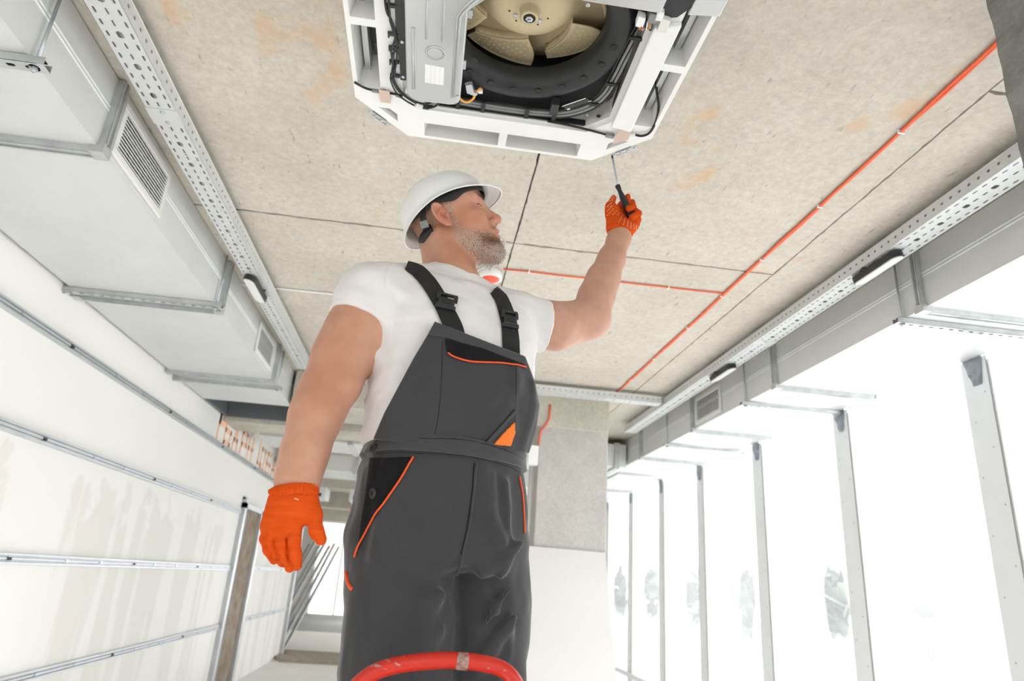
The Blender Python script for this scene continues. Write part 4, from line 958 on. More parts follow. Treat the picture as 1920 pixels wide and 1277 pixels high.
def sculpt(name, fn, lo, hi, res, m, parent=None, origin=None, color=None, relax=.45):
    V, F = nets(fn, lo, hi, res); V = V+0
    # one relaxation pass
    acc = np.zeros_like(V); cn = np.zeros(len(V))
    for i in range(4):
        a, b = F[:, i], F[:, (i+1) % 4]; np.add.at(acc, a, V[b]); np.add.at(acc, b, V[a]); np.add.at(cn, a, 1); np.add.at(cn, b, 1)
    V = V*(1-relax)+relax*acc/np.maximum(cn, 1)[:, None]
    o = emit(name, V, F, m, parent, True, origin)
    if color is not None:
        at_ = o.data.color_attributes.new('tone', 'FLOAT_COLOR', 'POINT'); cc = color(V.astype(f32)); at_.data.foreach_set('color', np.concatenate([cc, np.ones((len(cc), 1))], 1).astype(f32).ravel())
    return o, V, F
def grad(fn, p, e=.0015):
    g_ = np.stack([fn(p+np.array(d, f32)*e)-fn(p-np.array(d, f32)*e) for d in ((1, 0, 0), (0, 1, 0), (0, 0, 1))], 1)
    return g_/np.maximum(np.linalg.norm(g_, axis=1, keepdims=True), 1e-9)
def cast(fn, pts, t0=.9, t1=2.3):
    """points of a surface that the photograph shows at these pixels"""
    dirs = np.array([_A.T@np.array([(a-960)/FPX, (b-638.5)/FPX, 1.]) for a, b in pts]); dirs /= np.linalg.norm(dirs, axis=1, keepdims=True)
    t = np.full(len(dirs), t0)
    for _ in range(90):
        d = fn((dirs*t[:, None]).astype(f32)); t = np.minimum(t+d*.6, t1)
    return dirs*t[:, None]
A_ = lambda *a: np.array(a, f32)

# ---- measured joints
shR = pix(693, 556, 1.47); elR = pix(606, 742, 1.44); wrR = pix(556, 905, 1.39)         # his right arm, hanging (left in the picture)
shL = pix(972, 590, 1.615); elL = pix(1106, 600, 1.655); wrL = pix(1161, 448, 1.695)    # his left arm, raised
neck0 = pix(858, 512, 1.565); neck1 = pix(852, 470, 1.555)
# ---- torso: stacked ellipses, turned so that the chest faces right of the lens
def levels(rows):
    out = []
    for py, l, r, y, b, yaw in rows:
        c = pix((l+r)/2, py, y); hx = (r-l)/2*mpp((l+r)/2, py, y); s_, c_ = math.sin(yaw), math.cos(yaw)
        a = math.sqrt(max(hx*hx-(b*s_)**2, .0004))/c_; out.append((c[2], c[0], c[1], a, b, yaw))
    return np.array(sorted(out))
def stack(p, L, pw=2.25):
    z = p[:, 2]; g_ = lambda i: np.interp(z, L[:, 0], L[:, i])
    cx_, cy_, a, b, yw = g_(1), g_(2), g_(3), g_(4), g_(5)
    x, y = p[:, 0]-cx_, p[:, 1]-cy_; u = x*np.cos(yw)+y*np.sin(yw); v = -x*np.sin(yw)+y*np.cos(yw)
    q = (np.abs(u/a)**pw+np.abs(v/b)**pw)**(1/pw); d = (q-1)*np.minimum(a, b)*.92
    dz = np.maximum(z-L[-1, 0], L[0, 0]-z); return smax(d, dz, .03).astype(f32)
TORSO = levels([(560, 742, 966, 1.56, .100, .34), (600, 728, 992, 1.55, .112, .34), (650, 716, 996, 1.545, .122, .34), (700, 706, 990, 1.54, .126, .34), (760, 702, 990, 1.535, .126, .32), (830, 694, 974, 1.53, .124, .30), (900, 688, 975, 1.53, .125, .28), (1000, 680, 975, 1.53, .125, .25), (1050, 690, 970, 1.53, .11, .25)])
def f_trunk(p):
    d = stack(p, TORSO)
    d = smin(d, cone(p, shR+A_(.035, .02, .005), shL+A_(-.035, .0, -.005), .060, .056), .045)
    d = smin(d, cone(p, neck0+A_(0, 0, -.03), shR+A_(.04, .02, .045), .05, .03), .05)
    d = smin(d, cone(p, neck0+A_(0, .01, -.06), shL+A_(-.02, .0, -.005), .045, .035), .03)
    # chest
    ch = pix(812, 620, 1.475); d = smin(d, ell(p, ch, (.085, .05, .075)), .05)
    ch = pix(925, 640, 1.52); d = smin(d, ell(p, ch, (.075, .05, .07)), .05)
    return d
ARM_R = [shR, pix(664, 625, 1.462), pix(640, 670, 1.455), pix(612, 735, 1.44), pix(592, 782, 1.425), pix(571, 850, 1.405), pix(558, 900, 1.39), pix(556, 935, 1.385)]
RAD_R = [.062, .0600, .0565, .0510, .0485, .0415, .0360, .035]
ARM_L = [shL, pix(1040, 612, 1.635), pix(1103, 598, 1.655), pix(1118, 556, 1.668), pix(1131, 523, 1.678), pix(1146, 487, 1.69), pix(1160, 449, 1.70), pix(1165, 430, 1.70)]
RAD_L = [.058, .0575, .0470, .0440, .0405, .0335, .0280, .028]
def f_armR(p):
    d = chain(p, ARM_R, RAD_R, .035); d = smin(d, ell(p, pix(655, 720, 1.43), (.02, .03, .03)), .03)
    return d
def f_armL(p):
    d = chain(p, ARM_L, RAD_L, .032)
    return smin(d, cone(p, pix(1070, 606, 1.65), pix(1112, 600, 1.66), .046, .040), .03)
# ---- head in its own frame: x to the nose, y to his left, z to the crown; origin between the ear canals
HS = 1.0566
yw_, pt_, rl_ = math.radians(-12.2), math.radians(22.6), math.radians(10.1)
def rotm(ax, a):
    c, s_ = math.cos(a), math.sin(a); return np.array({'x': [[1, 0, 0], [0, c, -s_], [0, s_, c]], 'y': [[c, 0, s_], [0, 1, 0], [-s_, 0, c]], 'z': [[c, -s_, 0], [s_, c, 0], [0, 0, 1]]}[ax])
HR = rotm('z', yw_)@rotm('y', -pt_)@rotm('x', rl_)
HC = np.array([-.0128, 1.5814, .8587])
def hw(*q): return HC+HR@(np.array(q, float)*HS)
def toh(p): return (((p-HC.astype(f32))@HR.astype(f32))/f32(HS)).astype(f32)
def f_head(p, ear=True):
    q = toh(p); Y = np.abs(q[:, 1]); m = q.copy(); m[:, 1] = Y
    d = ell(q, (-.004, 0, .050), (.089, .075, .080))
    d = smin(d, ell(q, (.042, 0, .055), (.052, .064, .055)), .03)
    d = smin(d, ell(q, (.045, 0, -.015), (.050, .060, .062)), .025)
    d = smin(d, cone(m, A_(-.004, .052, -.045), A_(.078, .018, -.098), .016, .018), .035)      # jaw
    d = smin(d, ell(q, (.040, 0, -.060), (.050, .050, .045)), .03)
    d = smin(d, ell(q, (.084, 0, -.099), (.020, .026, .019)), .02)                              # chin
    d = smin(d, ell(m, (.066, .044, -.012), (.024, .020, .020)), .022)                          # cheekbone
    d = smin(d, cone(m, A_(.090, .0, .034), A_(.078, .044, .036), .009, .010), .014)            # brow
    d = smax(d, -ell(m, (.098, .032, .011), (.017, .019, .013)), .012)                          # socket
    d = smin(d, ell(m, (.0775, .031, .011), (.0125, .0150, .0125)), .003); d = smax(d, -ell(m, (.0915, .032, .0120), (.0065, .0110, .0046)), .0008)                       # eye with lids
    d = smin(d, cone(q, A_(.090, 0, .022), A_(.113, 0, -.018), .0085, .0115), .012)             # nose
    d = smin(d, ell(q, (.1135, 0, -.022), (.0125, .0125, .0110)), .008)
    d = smin(d, ell(m, (.101, .0125, -.027), (.0115, .0085, .0085)), .006)
    d = smax(d, -ell(m, (.106, .0072, -.0345), (.0070, .0044, .0052)), .0015)                    # nostril
    d = smin(d, ell(q, (.083, 0, -.056), (.023, .030, .028)), .014)                             # muzzle
    d = smin(d, cone(m, A_(.1055, .0, -.0500), A_(.094, .022, -.0555), .0062, .0036), .004)     # upper lip
    d = smin(d, cone(m, A_(.1015, .0, -.0645), A_(.091, .020, -.0590), .0070, .0038), .004)     # lower lip
    d = smax(d, -ell(q, (.104, 0, -.0570), (.012, .020, .0016)), .0015)
    if ear:
        e = m-A_(-.006, .076, .004); a = .42; c, s_ = math.cos(a), math.sin(a)
        ex = e[:, 0]*c+e[:, 2]*s_; ez = -e[:, 0]*s_+e[:, 2]*c; ey = e[:, 1]                      # x forward in the ear's own lean, z up
        ex, ez = (e[:, 0]*math.cos(.20)+e[:, 2]*math.sin(.20))*1.12, -e[:, 0]*math.sin(.20)+e[:, 2]*math.cos(.20)
        ey = e[:, 1]+ex*.42                                                                      # the rear of the ear stands off the head
        E3 = np.stack([ex, ey, ez], 1)
        base = ell(E3, (-.002, .004, .0), (.0175, .0055, .031))
        t_ = np.linspace(-2.5, 1.9, 15); rimp = [A_(-.003-.0155*math.cos(x-.1)*1.0, .0085, .004+.0275*math.sin(x)) for x in np.linspace(-1.15, 2.35, 12)]
        rim = chain(E3, rimp, [.0032]+[.0040]*10+[.0030], .002)
        ear_ = smin(base, rim, .003)
        ear_ = smax(ear_, -ell(E3, (.003, .010, -.001), (.0088, .0085, .0130)), .002)            # concha
        ear_ = smax(ear_, -ell(E3, (-.005, .012, .014), (.0070, .0060, .0085)), .002)
        ear_ = smin(ear_, ell(E3, (.008, .006, -.004), (.0035, .0050, .0055)), .002)             # tragus
        ear_ = smin(ear_, ell(E3, (.004, .005, -.0255), (.0070, .0042, .0080)), .003)            # lobe
        ear_ = smin(ear_, chain(E3, [A_(-.010, .008, -.012), A_(-.0085, .009, .004), A_(-.001, .009, .013)], [.002, .0026, .002], .002), .002)
        d = smin(d, ear_, .003)
    return d*f32(HS)
nkb = hw(-.045, 0, -.03)
def f_neck(p):
    d = cone(p, neck0+A_(-.005, .01, -.05), hw(-.015, 0, -.05), .062, .058)
    d = smin(d, cone(p, neck0+A_(-.02, .02, -.03), hw(-.040, 0, -.005), .050, .044), .03)
    d = smin(d, cone(p, hw(-.03, -.055, -.03), pix(875, 512, 1.51), .012, .010), .045)          # the neck muscle
    return d
def f_body(p):
    d = smin(f_trunk(p), f_neck(p), .03)
    d = smin(d, f_head(p), .016)
    d = smin(d, f_armR(p), .035); d = smin(d, f_armL(p), .035)
    return d
# legs
LEG_R = [pix(752, 1010, 1.53), pix(748, 1120, 1.51), pix(744, 1277, 1.49), pix(744, 1400, 1.47), pix(742, 1600, 1.50)]
LEG_L = [pix(905, 1010, 1.56), pix(905, 1120, 1.54), pix(904, 1277, 1.52), pix(902, 1400, 1.50), pix(900, 1600, 1.53)]
ankR = A_(LEG_R[3][0], 1.51, -.72); ankL = A_(LEG_L[3][0]+.005, 1.54, -.72)
def f_legs_skin(p):
    d = chain(p, [LEG_R[0], LEG_R[2], A_(*(LEG_R[2]*.0+np.array([LEG_R[2][0], 1.47, -.38]))), ankR], [.075, .06, .05, .04], .03)
    return smin(d, chain(p, [LEG_L[0], LEG_L[2], A_(LEG_L[2][0], 1.50, -.38), ankL], [.065, .055, .05, .04], .03), .02)
def f_skin(p): return smin(f_body(p), f_legs_skin(p), .03)

# ---- skin material tinted by colour patches per body region
def skin_mat():
    m = mat('skin', lin(214, 158, 128), .48, 0, .12, 420, spec=.35, sub=.08); n, l = m.node_tree.nodes, m.node_tree.links; b = n['Principled BSDF']
    at_ = n.new('ShaderNodeAttribute'); at_.attribute_name = 'tone'
    no = n.new('ShaderNodeTexNoise'); no.inputs['Scale'].default_value = 26; no.inputs['Detail'].default_value = 5; t = n['Texture Coordinate']; l.new(t.outputs['Object'], no.inputs['Vector'])
    r = n.new('ShaderNodeValToRGB'); r.color_ramp.elements[0].position = .3; r.color_ramp.elements[0].color = (.90, .83, .80, 1); r.color_ramp.elements[1].position = .7; r.color_ramp.elements[1].color = (1, 1, 1, 1)
    l.new(no.outputs['Fac'], r.inputs[0]); mx = n.new('ShaderNodeMix'); mx.data_type = 'RGBA'; mx.blend_type = 'MULTIPLY'; mx.inputs['Factor'].default_value = 1
    l.new(at_.outputs['Color'], mx.inputs['A']); l.new(r.outputs[0], mx.inputs['B']); l.new(mx.outputs['Result'], b.inputs['Base Color']); return m
M['skin'] = skin_mat()
cl = lambda r, g_, b: np.array(lin(r, g_, b)[:3])
def blob(q, c, r, R=None): return np.exp(-np.clip((np.linalg.norm((q-np.asarray(c, f32))/np.asarray(r, f32), axis=1))**2, 0, 30))[:, None]
def beardmask(q):
    """1 on jaw, chin, upper lip and sideburn, in head coordinates"""
    Y = np.abs(q[:, 1]); x, z = q[:, 0], q[:, 2]
    line = np.interp(x, [-.01, .015, .03, .05, .075, .10, .13], [.03, -.010, -.040, -.050, -.058, -.068, -.068])    # upper edge along the cheek
    low = np.interp(x, [-.02, .0, .04, .08, .10], [-.055, -.078, -.105, -.135, -.14])
    up = 1/(1+np.exp((z-line)/.0045)); dn = 1/(1+np.exp(-(z-low)/.006)); bk = 1/(1+np.exp(-(x-.006)/.004))
    mo = np.exp(-((x-.095)/.016)**2-((z+.043)/.0055)**2)*(Y < .03)                                             # moustache
    side = np.exp(-((x-.014)/.008)**2)*(z > -.03)*(z < .045)
    lips = np.exp(-((x-.102)/.012)**2-((z+.0575)/.0095)**2-(Y/.02)**2)
    ear = (Y > .078)*1.0
    return np.clip(np.maximum(np.maximum(up*dn*bk, mo*.9), side*.7)-lips*1.5, 0, 1)*(1-ear)
def tone(V):
    base = np.tile(cl(205, 158, 134), (len(V), 1)); q = toh(V)
    hd = (np.linalg.norm(q-A_(.02, 0, 0), axis=1) < .17)[:, None]
    red = cl(196, 128, 104)
    base = base*(1-.7*hd*blob(q, (.05, -.05, -.01), (.05, .05, .045)))+red*.7*hd*blob(q, (.05, -.05, -.01), (.05, .05, .045))
    nk = blob(V, neck1+A_(.03, -.06, -.01), (.08, .09, .07)); base = base*(1-.75*nk)+cl(190, 128, 100)*.75*nk
    el_ = blob(V, ARM_R[3]+A_(0, -.05, 0), (.05, .06, .08)); base = base*(1-.6*el_)+cl(190, 128, 98)*.6*el_
    ua = blob(V, ARM_R[1]+A_(-.02, -.05, 0), (.07, .09, .13)); base = base*(1-.35*ua)+cl(188, 136, 108)*.35*ua
    la = blob(V, ARM_L[2], (.2, .2, .25)); base = base*(1-.55*la)+cl(214, 172, 154)*.55*la
    er = blob(q, (-.006, -.086, .002), (.026, .014, .034))*hd; base = base*(1-.6*er)+cl(210, 122, 98)*.6*er
    ns = blob(q, (.112, 0, -.022), (.018, .02, .016))*hd; base = base*(1-.5*ns)+cl(222, 136, 112)*.5*ns
    lp_ = blob(q, (.100, 0, -.0575), (.014, .022, .0085))*hd; base = base*(1-.8*lp_)+cl(204, 112, 104)*.8*lp_
    bd_ = (beardmask(q)[:, None])*hd
    dark = np.clip((q[:, 0:1]-.045)/.03, 0, 1)*np.exp(-((q[:, 2:3]+.074)/.018)**2)
    base = base*(1-.6*bd_)+((1-dark)*cl(196, 168, 152)+dark*cl(96, 70, 52))*.6*bd_
    sc = (1/(1+np.exp(-(q[:, 2:3]-np.interp(q[:, 0:1], [-.12, -.06, -.01, .02, .1], [-.035, -.03, .012, .035, .09]))/.006)))*hd*(np.abs(q[:, 1:2]) < .0775)
    base = base*(1-.5*sc)+cl(160, 130, 108)*.5*sc
    br = np.exp(-((q[:, 2:3]-.038)/.005)**2)*(q[:, 0:1] > .055)*(np.abs(q[:, 1:2]) < .05)*hd; base = base*(1-.45*br)+cl(150, 112, 86)*.45*br
    return base
person = thing('person', 'man in white hard hat, white t-shirt and grey bib overalls reaching up', 'person', (.05, 1.52, -.80))
lo = np.array([-.46, 1.28, -.80]); hi = np.array([.60, 1.80, 1.10])
AXB = [axis((-.46, -.135, .0048), (-.135, .135, .0021), (.135, .60, .0048)), axis((1.28, 1.44, .0048), (1.44, 1.70, .0021), (1.70, 1.80, .0048)), axis((-.80, .70, .006), (.70, .76, .0042), (.76, 1.03, .0021))]
body, bV, bF = sculpt('body', f_skin, lo, hi, AXB, M['skin'], person, color=tone)
# finer head: the face is part of the same continuous surface, so only its vertices are refined by a subdivision of the field mesh
# eyes
for s_ in (-1, 1):
    eb = MB(); eb.lathe([(.0108*math.sin(a)*HS, -.0108*math.cos(a)*HS) for a in np.linspace(.001, PI-.001, 14)], hw(.0775, s_*.031, .0115), 20, tuple(HR@np.array([.9, -.0*s_, .35])))
    e_ = eb.build('eyeball', mat('eye_white', lin(226, 214, 206), .2), person, True)
    ax = HR@np.array([.86, 0, .5]); ax /= np.linalg.norm(ax); MB().lathe([(.0056*HS, .0094*HS), (.004*HS, .0105*HS), (0, .0110*HS)], hw(.0775, s_*.031, .0115), 16, tuple(ax)).build('iris', mat('iris', lin(88, 104, 108), .2), e_, True)

for s_ in (-1, 1):
    for nm_, z_, r_ in (('eyelash_line', .0162, .0013), ('lower_lid_line', .0078, .0005)):
        P_ = np.array([hw(.088-.0035*abs(t_)-.006*max(0, t_)**2, s_*(.031+.0115*t_), z_-.0022*t_*t_*(1 if z_ > .01 else -1)) for t_ in np.linspace(-1, 1, 9)]).astype(f32)
        for _ in range(3): P_ = P_-grad(f_head, P_)*f_head(P_)[:, None]
        MB().tube([tuple(v) for v in P_], r_, 6).build(nm_, mat('lash_brown', lin(84, 60, 46), .8), person, True)
# ---- beard and cropped hair: short strands rooted on the skin
def strands(name, roots, nrm, dirs, L, wd, cols, parent):
    n_ = len(roots); side = np.cross(dirs, nrm); side /= np.maximum(np.linalg.norm(side, axis=1, keepdims=True), 1e-6)
    V = np.zeros((n_, 5, 3)); l3 = L[:, None]
    mid = roots+dirs*l3*.55+nrm*l3*.12; tip = roots+dirs*l3+nrm*l3*.05
    V[:, 0] = roots-side*wd; V[:, 1] = roots+side*wd; V[:, 2] = mid+side*wd*.8; V[:, 3] = mid-side*wd*.8; V[:, 4] = tip
    base = np.arange(n_)[:, None]*5; F = [tuple(x) for x in (base+np.array([0, 1, 2, 3])).tolist()]+[tuple(x) for x in (base+np.array([3, 2, 4])).tolist()]
    o = emit(name, V.reshape(-1, 3), F, M['hair'], parent); at_ = o.data.color_attributes.new('tone', 'FLOAT_COLOR', 'POINT')
    c4 = np.repeat(np.concatenate([cols, np.ones((n_, 1))], 1), 5, 0); at_.data.foreach_set('color', c4.astype(f32).ravel()); tag(o, kind='stuff'); return o
hm = mat('hair', lin(140, 120, 100), .6); n = hm.node_tree.nodes; at_ = n.new('ShaderNodeAttribute'); at_.attribute_name = 'tone'; hm.node_tree.links.new(at_.outputs['Color'], n['Principled BSDF'].inputs['Base Color']); M['hair'] = hm
q = toh(bV.astype(f32)); hd = np.linalg.norm(q-A_(.02, 0, 0), axis=1) < .17
def scatter(mask, n_, jit=.004):
    w_ = mask/mask.sum(); i = rng.choice(len(bV), n_, p=w_); P = (bV[i]+rng.normal(size=(n_, 3))*jit).astype(f32)
    N = grad(f_body, P); d = f_body(P); return P-N*d[:, None], N
bm_w = beardmask(q)*hd
P, N = scatter(bm_w, 5200); Q = toh(P); k_ = beardmask(Q) > .25; P, N, Q = P[k_], N[k_], Q[k_]
fl_ = HR@np.array([.35, 0, -1.0]); D = fl_-N*(N@fl_)[:, None]+rng.normal(size=P.shape)*.42; D /= np.linalg.norm(D, axis=1, keepdims=True); D = D*.86+N*.5; D /= np.linalg.norm(D, axis=1, keepdims=True)
dk = np.clip((Q[:, 0]-.045)/.03, 0, 1)*np.exp(-((Q[:, 2]+.072)/.017)**2)+np.exp(-((Q[:, 0]-.098)/.02)**2-((Q[:, 2]+.044)/.007)**2)*.8
r_ = rng.random(len(P)); grey = r_ > (.16+.84*np.clip(dk*1.3, 0, 1)); cols = np.where(grey[:, None], cl(214, 204, 194), np.where(rng.random((len(P), 1)) < .5, cl(92, 66, 48), cl(132, 98, 72)))
strands('beard', P, N, D, rng.uniform(.004, .0095, len(P))*(.7+.8*np.clip(Q[:, 0]/.09, 0, 1)), .00030, cols, person)
hm_w = hd*(1/(1+np.exp(-(q[:, 2]-np.interp(q[:, 0], [-.12, -.06, -.01, .02, .1], [-.035, -.03, .012, .035, .09]))/.005)))*(np.abs(q[:, 1]) < .079)*(q[:, 2] < .09)
P, N = scatter(hm_w, 3600); u_ = HR@np.array([.3, 0, -.6]); D = N*.5+u_-N*(N@u_)[:, None]+rng.normal(size=P.shape)*.3; D /= np.linalg.norm(D, axis=1, keepdims=True)
cols = np.where(rng.random((len(P), 1)) < .35, cl(190, 172, 154), cl(128, 100, 78)); strands('cropped_hair', P, N, D, rng.uniform(.0015, .0035, len(P)), .00028, cols, person)
ym = (np.exp(-((q[:, 2]-.038)/.0035)**2)*(q[:, 0] > .055)*(np.abs(q[:, 1]) < .048)*(np.abs(q[:, 1]) > .012)*hd)
P, N = scatter(ym+1e-12, 420, .002); u_ = HR@np.array([-.5, 0, .25]); D = u_-N*(N@u_)[:, None]+N*.2+rng.normal(size=P.shape)*.15; D /= np.linalg.norm(D, axis=1, keepdims=True)
strands('eyebrow_hair', P, N, D, rng.uniform(.004, .008, len(P)), .00025, np.tile(cl(120, 88, 64), (len(P), 1)), person)

# ---- T-shirt
M['tee'] = mat('white_cotton', lin(228, 226, 226), .92, 0, .25, 900, spec=.1, dist=.0005)
hemR = pix(669, 603, 1.465); dR = (ARM_R[3]-ARM_R[0]); dR = dR/np.linalg.norm(dR)
hemL = pix(1018, 612, 1.628); dL = (ARM_L[2]-ARM_L[0]); dL = dL/np.linalg.norm(dL)
folds_T = [([(980, 545), (1000, 600), (1005, 655)], 1.58, 0.005, 0.0068), ([(1000, 552), (1012, 600), (1012, 650)], 1.585, 0.005, 0.0051), ([(700, 655), (735, 690), (770, 760)], 1.44, 0.009, 0.0085), ([(705, 720), (725, 760), (750, 800)], 1.45, 0.008, 0.0102),
           ([(700, 790), (720, 810), (745, 822)], 1.46, 0.007, 0.0102), ([(860, 545), (905, 560), (945, 548)], 1.48, 0.007, 0.0068), ([(800, 520), (850, 532), (900, 540), (930, 560)], 1.49, 0.008, 0.0059), ([(716, 590), (735, 560), (742, 520)], 1.45, 0.004, -0.0051), ([(720, 620), (790, 600), (850, 590)], 1.44, 0.013, 0.0068), ([(725, 600), (700, 640), (700, 670)], 1.44, 0.005, 0.0068)]
folds_T = [([pix(a, b, y) for a, b in P_], w_, h) for P_, y, w_, h in folds_T]
def f_tee(p):
    d = f_trunk(p)-.009
    sR = chain(p, [ARM_R[0], ARM_R[1], ARM_R[2]], [.0760, .0700, .066], .02); sR = smax(sR, ((p-hemR.astype(f32))@dR.astype(f32)), .004)
    sR = smax(sR, -(chain(p, [ARM_R[1], ARM_R[2], ARM_R[3]], [.0655, .0625, .058], .02)), .002) if False else sR
    sL = chain(p, [ARM_L[0]+A_(-.008, 0, .0), ARM_L[1], ARM_L[2]], [.0795, .0755, .070], .03); sL = smax(sL, ((p-hemL.astype(f32))@dL.astype(f32)), .004)
    d = smin(d, sR, .03); d = smin(d, sL, .03)
    # neckline: a low collar ring, open where the neck leaves
    nk = cone(p, neck0+A_(-.006, .004, -.06), neck0+A_(-.012, .006, .010), .078, .067); d = smin(d, nk, .02)
    nn = A_(.22, -.26, 1.0); nn = nn/np.linalg.norm(nn); d = smax(d, (p-(neck0+A_(0, 0, .005)).astype(f32))@nn, .010)
    fo = 0
    for P_, w_, h in folds_T: fo = fo+ridge(p, P_, w_, h)
    d = d-fo-.0034*vnoise(p*A_(1, 1, 1.7)+p[:, 0:1]*A_(0, 0, .6), .050, 3)-.0013*vnoise(p*A_(1, 1, 1.5), .02, 5)
    d = smax(d, -(p[:, 2]-pix(830, 832, 1.40)[2]), .004)
    return d.astype(f32)
tee, tV, tF = sculpt('t_shirt', f_tee, (-.40, 1.30, .17), (.42, 1.78, .86), .0042, M['tee'], person)
# collar ribbing and sleeve hems as slight rolls
def tube_on(fn, px, r, name, m, parent, lift=0, n=10, smooth=6, rr=None):
    P_ = cast(fn, px); P_ = [tuple(v) for v in spline(P_, smooth)]
    Q_ = np.array(P_, f32); N_ = grad(fn, Q_); Q_ = Q_-N_*fn(Q_)[:, None]+N_*lift
    return MB().tube([tuple(v) for v in Q_], r, n).build(name, m, parent, True)
tube_on(f_tee, [(722, 545), (722, 520), (728, 498)], .0012, 'sleeve_seam', M['tee'], tee, -.0002)

tube_on(f_tee, [(800, 489), (830, 488), (855, 490), (868, 494)], .0036, 'collar', M['tee'], tee, -.001)
# ---- overalls: trousers, waistband, bib
SHEEN = []
M['work'] = mat('grey_twill', lin(62, 63, 65), .8, 0, .35, 1400, .10, 14, spec=.25, dist=.0006)
M['work2'] = mat('grey_twill_band', lin(66, 67, 69), .8, 0, .35, 1400, .06, 14, spec=.25, dist=.0006)
M['blk'] = mat('black_cloth', lin(24, 24, 26), .88, 0, .3, 1400, spec=.15, dist=.0005)
M['pipe'] = mat('orange_piping', lin(238, 88, 30), .6)
M['orangec'] = mat('orange_cloth', lin(240, 122, 40), .8, 0, .3, 1200, dist=.0005)
M['dkblue'] = mat('zip_black', lin(34, 38, 40), .5)
for k_ in ('work', 'work2', 'blk'):
    b_ = M[k_].node_tree.nodes['Principled BSDF']; b_.inputs['Sheen Weight'].default_value = .35 if k_ != 'blk' else .1; b_.inputs['Sheen Roughness'].default_value = .45
HIP = levels([(740, 704, 1000, 1.53, .146, .28), (800, 701, 990, 1.53, .150, .28), (850, 696, 974, 1.53, .150, .28), (900, 676, 981, 1.53, .148, .27), (960, 668, 987, 1.53, .142, .25), (1010, 662, 990, 1.53, .140, .22), (1070, 664, 984, 1.53, .125, .2)])
TR = [(745, 1040, 1.515, .112, 94), (748, 1120, 1.505, .105, 92), (747, 1200, 1.495, .102, 92), (747, 1277, 1.485, .100, 92)]
def legpts(cxs, y0): return
LR = [pix(752, 1030, 1.52), pix(752, 1120, 1.51), pix(748, 1200, 1.50), pix(746, 1277, 1.49)]
LL = [pix(900, 1030, 1.56), pix(908, 1120, 1.55), pix(908, 1200, 1.54), pix(903, 1277, 1.53)]
kneeR = A_(LR[-1][0], 1.475, -.36); kneeL = A_(LL[-1][0], 1.515, -.36); hR = A_(ankR[0], 1.50, -.70); hL = A_(ankL[0], 1.53, -.70)
m1 = mpp(750, 1150, 1.5)
folds_W = [([(868, 885), (862, 960), (850, 1040)], 1.40, 0.009, 0.0033), ([(905, 880), (915, 950), (930, 990), (985, 1060)], 1.41, 0.013, 0.0075), ([(985, 1030), (950, 1070), (925, 1105)], 1.43, 0.011, 0.0099), ([(860, 1080), (900, 1100), (935, 1150)], 1.44, 0.011, 0.0066),
           ([(950, 905), (945, 960), (960, 1010)], 1.43, 0.008, 0.0049), ([(925, 890), (930, 930), (918, 990)], 1.41, 0.007, 0.0049), ([(980, 1130), (940, 1180), (905, 1230)], 1.44, 0.012, 0.0083), ([(830, 1120), (790, 1170), (770, 1240)], 1.40, 0.014, 0.0066), ([(845, 1080), (820, 1110), (780, 1130)], 1.40, 0.014, 0.0049),
           ([(700, 1060), (690, 1140), (672, 1240)], 1.42, 0.011, 0.0058), ([(960, 1180), (955, 1230), (930, 1277)], 1.45, 0.011, 0.0066), ([(800, 1180), (775, 1230), (770, 1277)], 1.39, 0.014, 0.0066), ([(735, 900), (790, 960), (830, 1040)], 1.39, 0.018, 0.0025), ([(680, 1000), (668, 1050), (662, 1090)], 1.45, 0.007, 0.0049),
           ([(860, 1180), (858, 1230), (850, 1277)], 1.42, 0.011, -0.0066), ([(873, 1080), (890, 1120), (880, 1160)], 1.42, 0.014, -0.0083)]
folds_W += [([(985, 1010), (950, 1045), (905, 1075)], 1.43, 0.013, 0.0180), ([(975, 1085), (945, 1120), (915, 1165)], 1.43, 0.014, 0.0195), ([(970, 1160), (935, 1205), (900, 1255)], 1.44, 0.013, 0.0165), ([(905, 900), (918, 960), (940, 1015)], 1.42, 0.013, 0.0150), ([(945, 905), (955, 950), (950, 1000)], 1.43, 0.010, 0.0120),
    ([(850, 1110), (800, 1130), (770, 1165)], 1.40, 0.018, 0.0135), ([(845, 1175), (800, 1205), (775, 1250)], 1.40, 0.016, 0.0135), ([(680, 1090), (690, 1170), (675, 1260)], 1.43, 0.013, 0.0120), ([(740, 880), (720, 960), (700, 1040)], 1.40, 0.018, 0.0090)]
folds_W = [([pix(a, b, y) for a, b in P_], w_, h) for P_, y, w_, h in folds_W]
def f_trous(p):
    d = smax(stack(p, HIP, 2.3), -1e3*np.ones(len(p), f32), .01)
    a = chain(p, LR+[kneeR, hR], [.112, .110, .107, .106, .098, .092], .03)
    b = chain(p, LL+[kneeL, hL], [.092, .092, .085, .083, .088, .092], .03)
    lg = smin(a, b, .014)
    d = smin(d, lg, .028)
    d = smax(d, p[:, 2]-pix(830, 833, 1.40)[2], .004)
    d = smax(d, -(p[:, 2]+.735), .006)
    fo = 0
    for P_, w_, h in folds_W: fo = fo+ridge(p, P_, w_, h)
    return (d-fo-.0045*vnoise(p*A_(1, 1, .45)+p[:, 2:3]*A_(.35, 0, 0), .045, 11)-.0020*vnoise(p*A_(1, 1, .6), .022, 12)).astype(f32)
trous, wV, wF = sculpt('trousers', f_trous, (-.24, 1.28, -.75), (.34, 1.80, .34), .0050, M['work'], person)
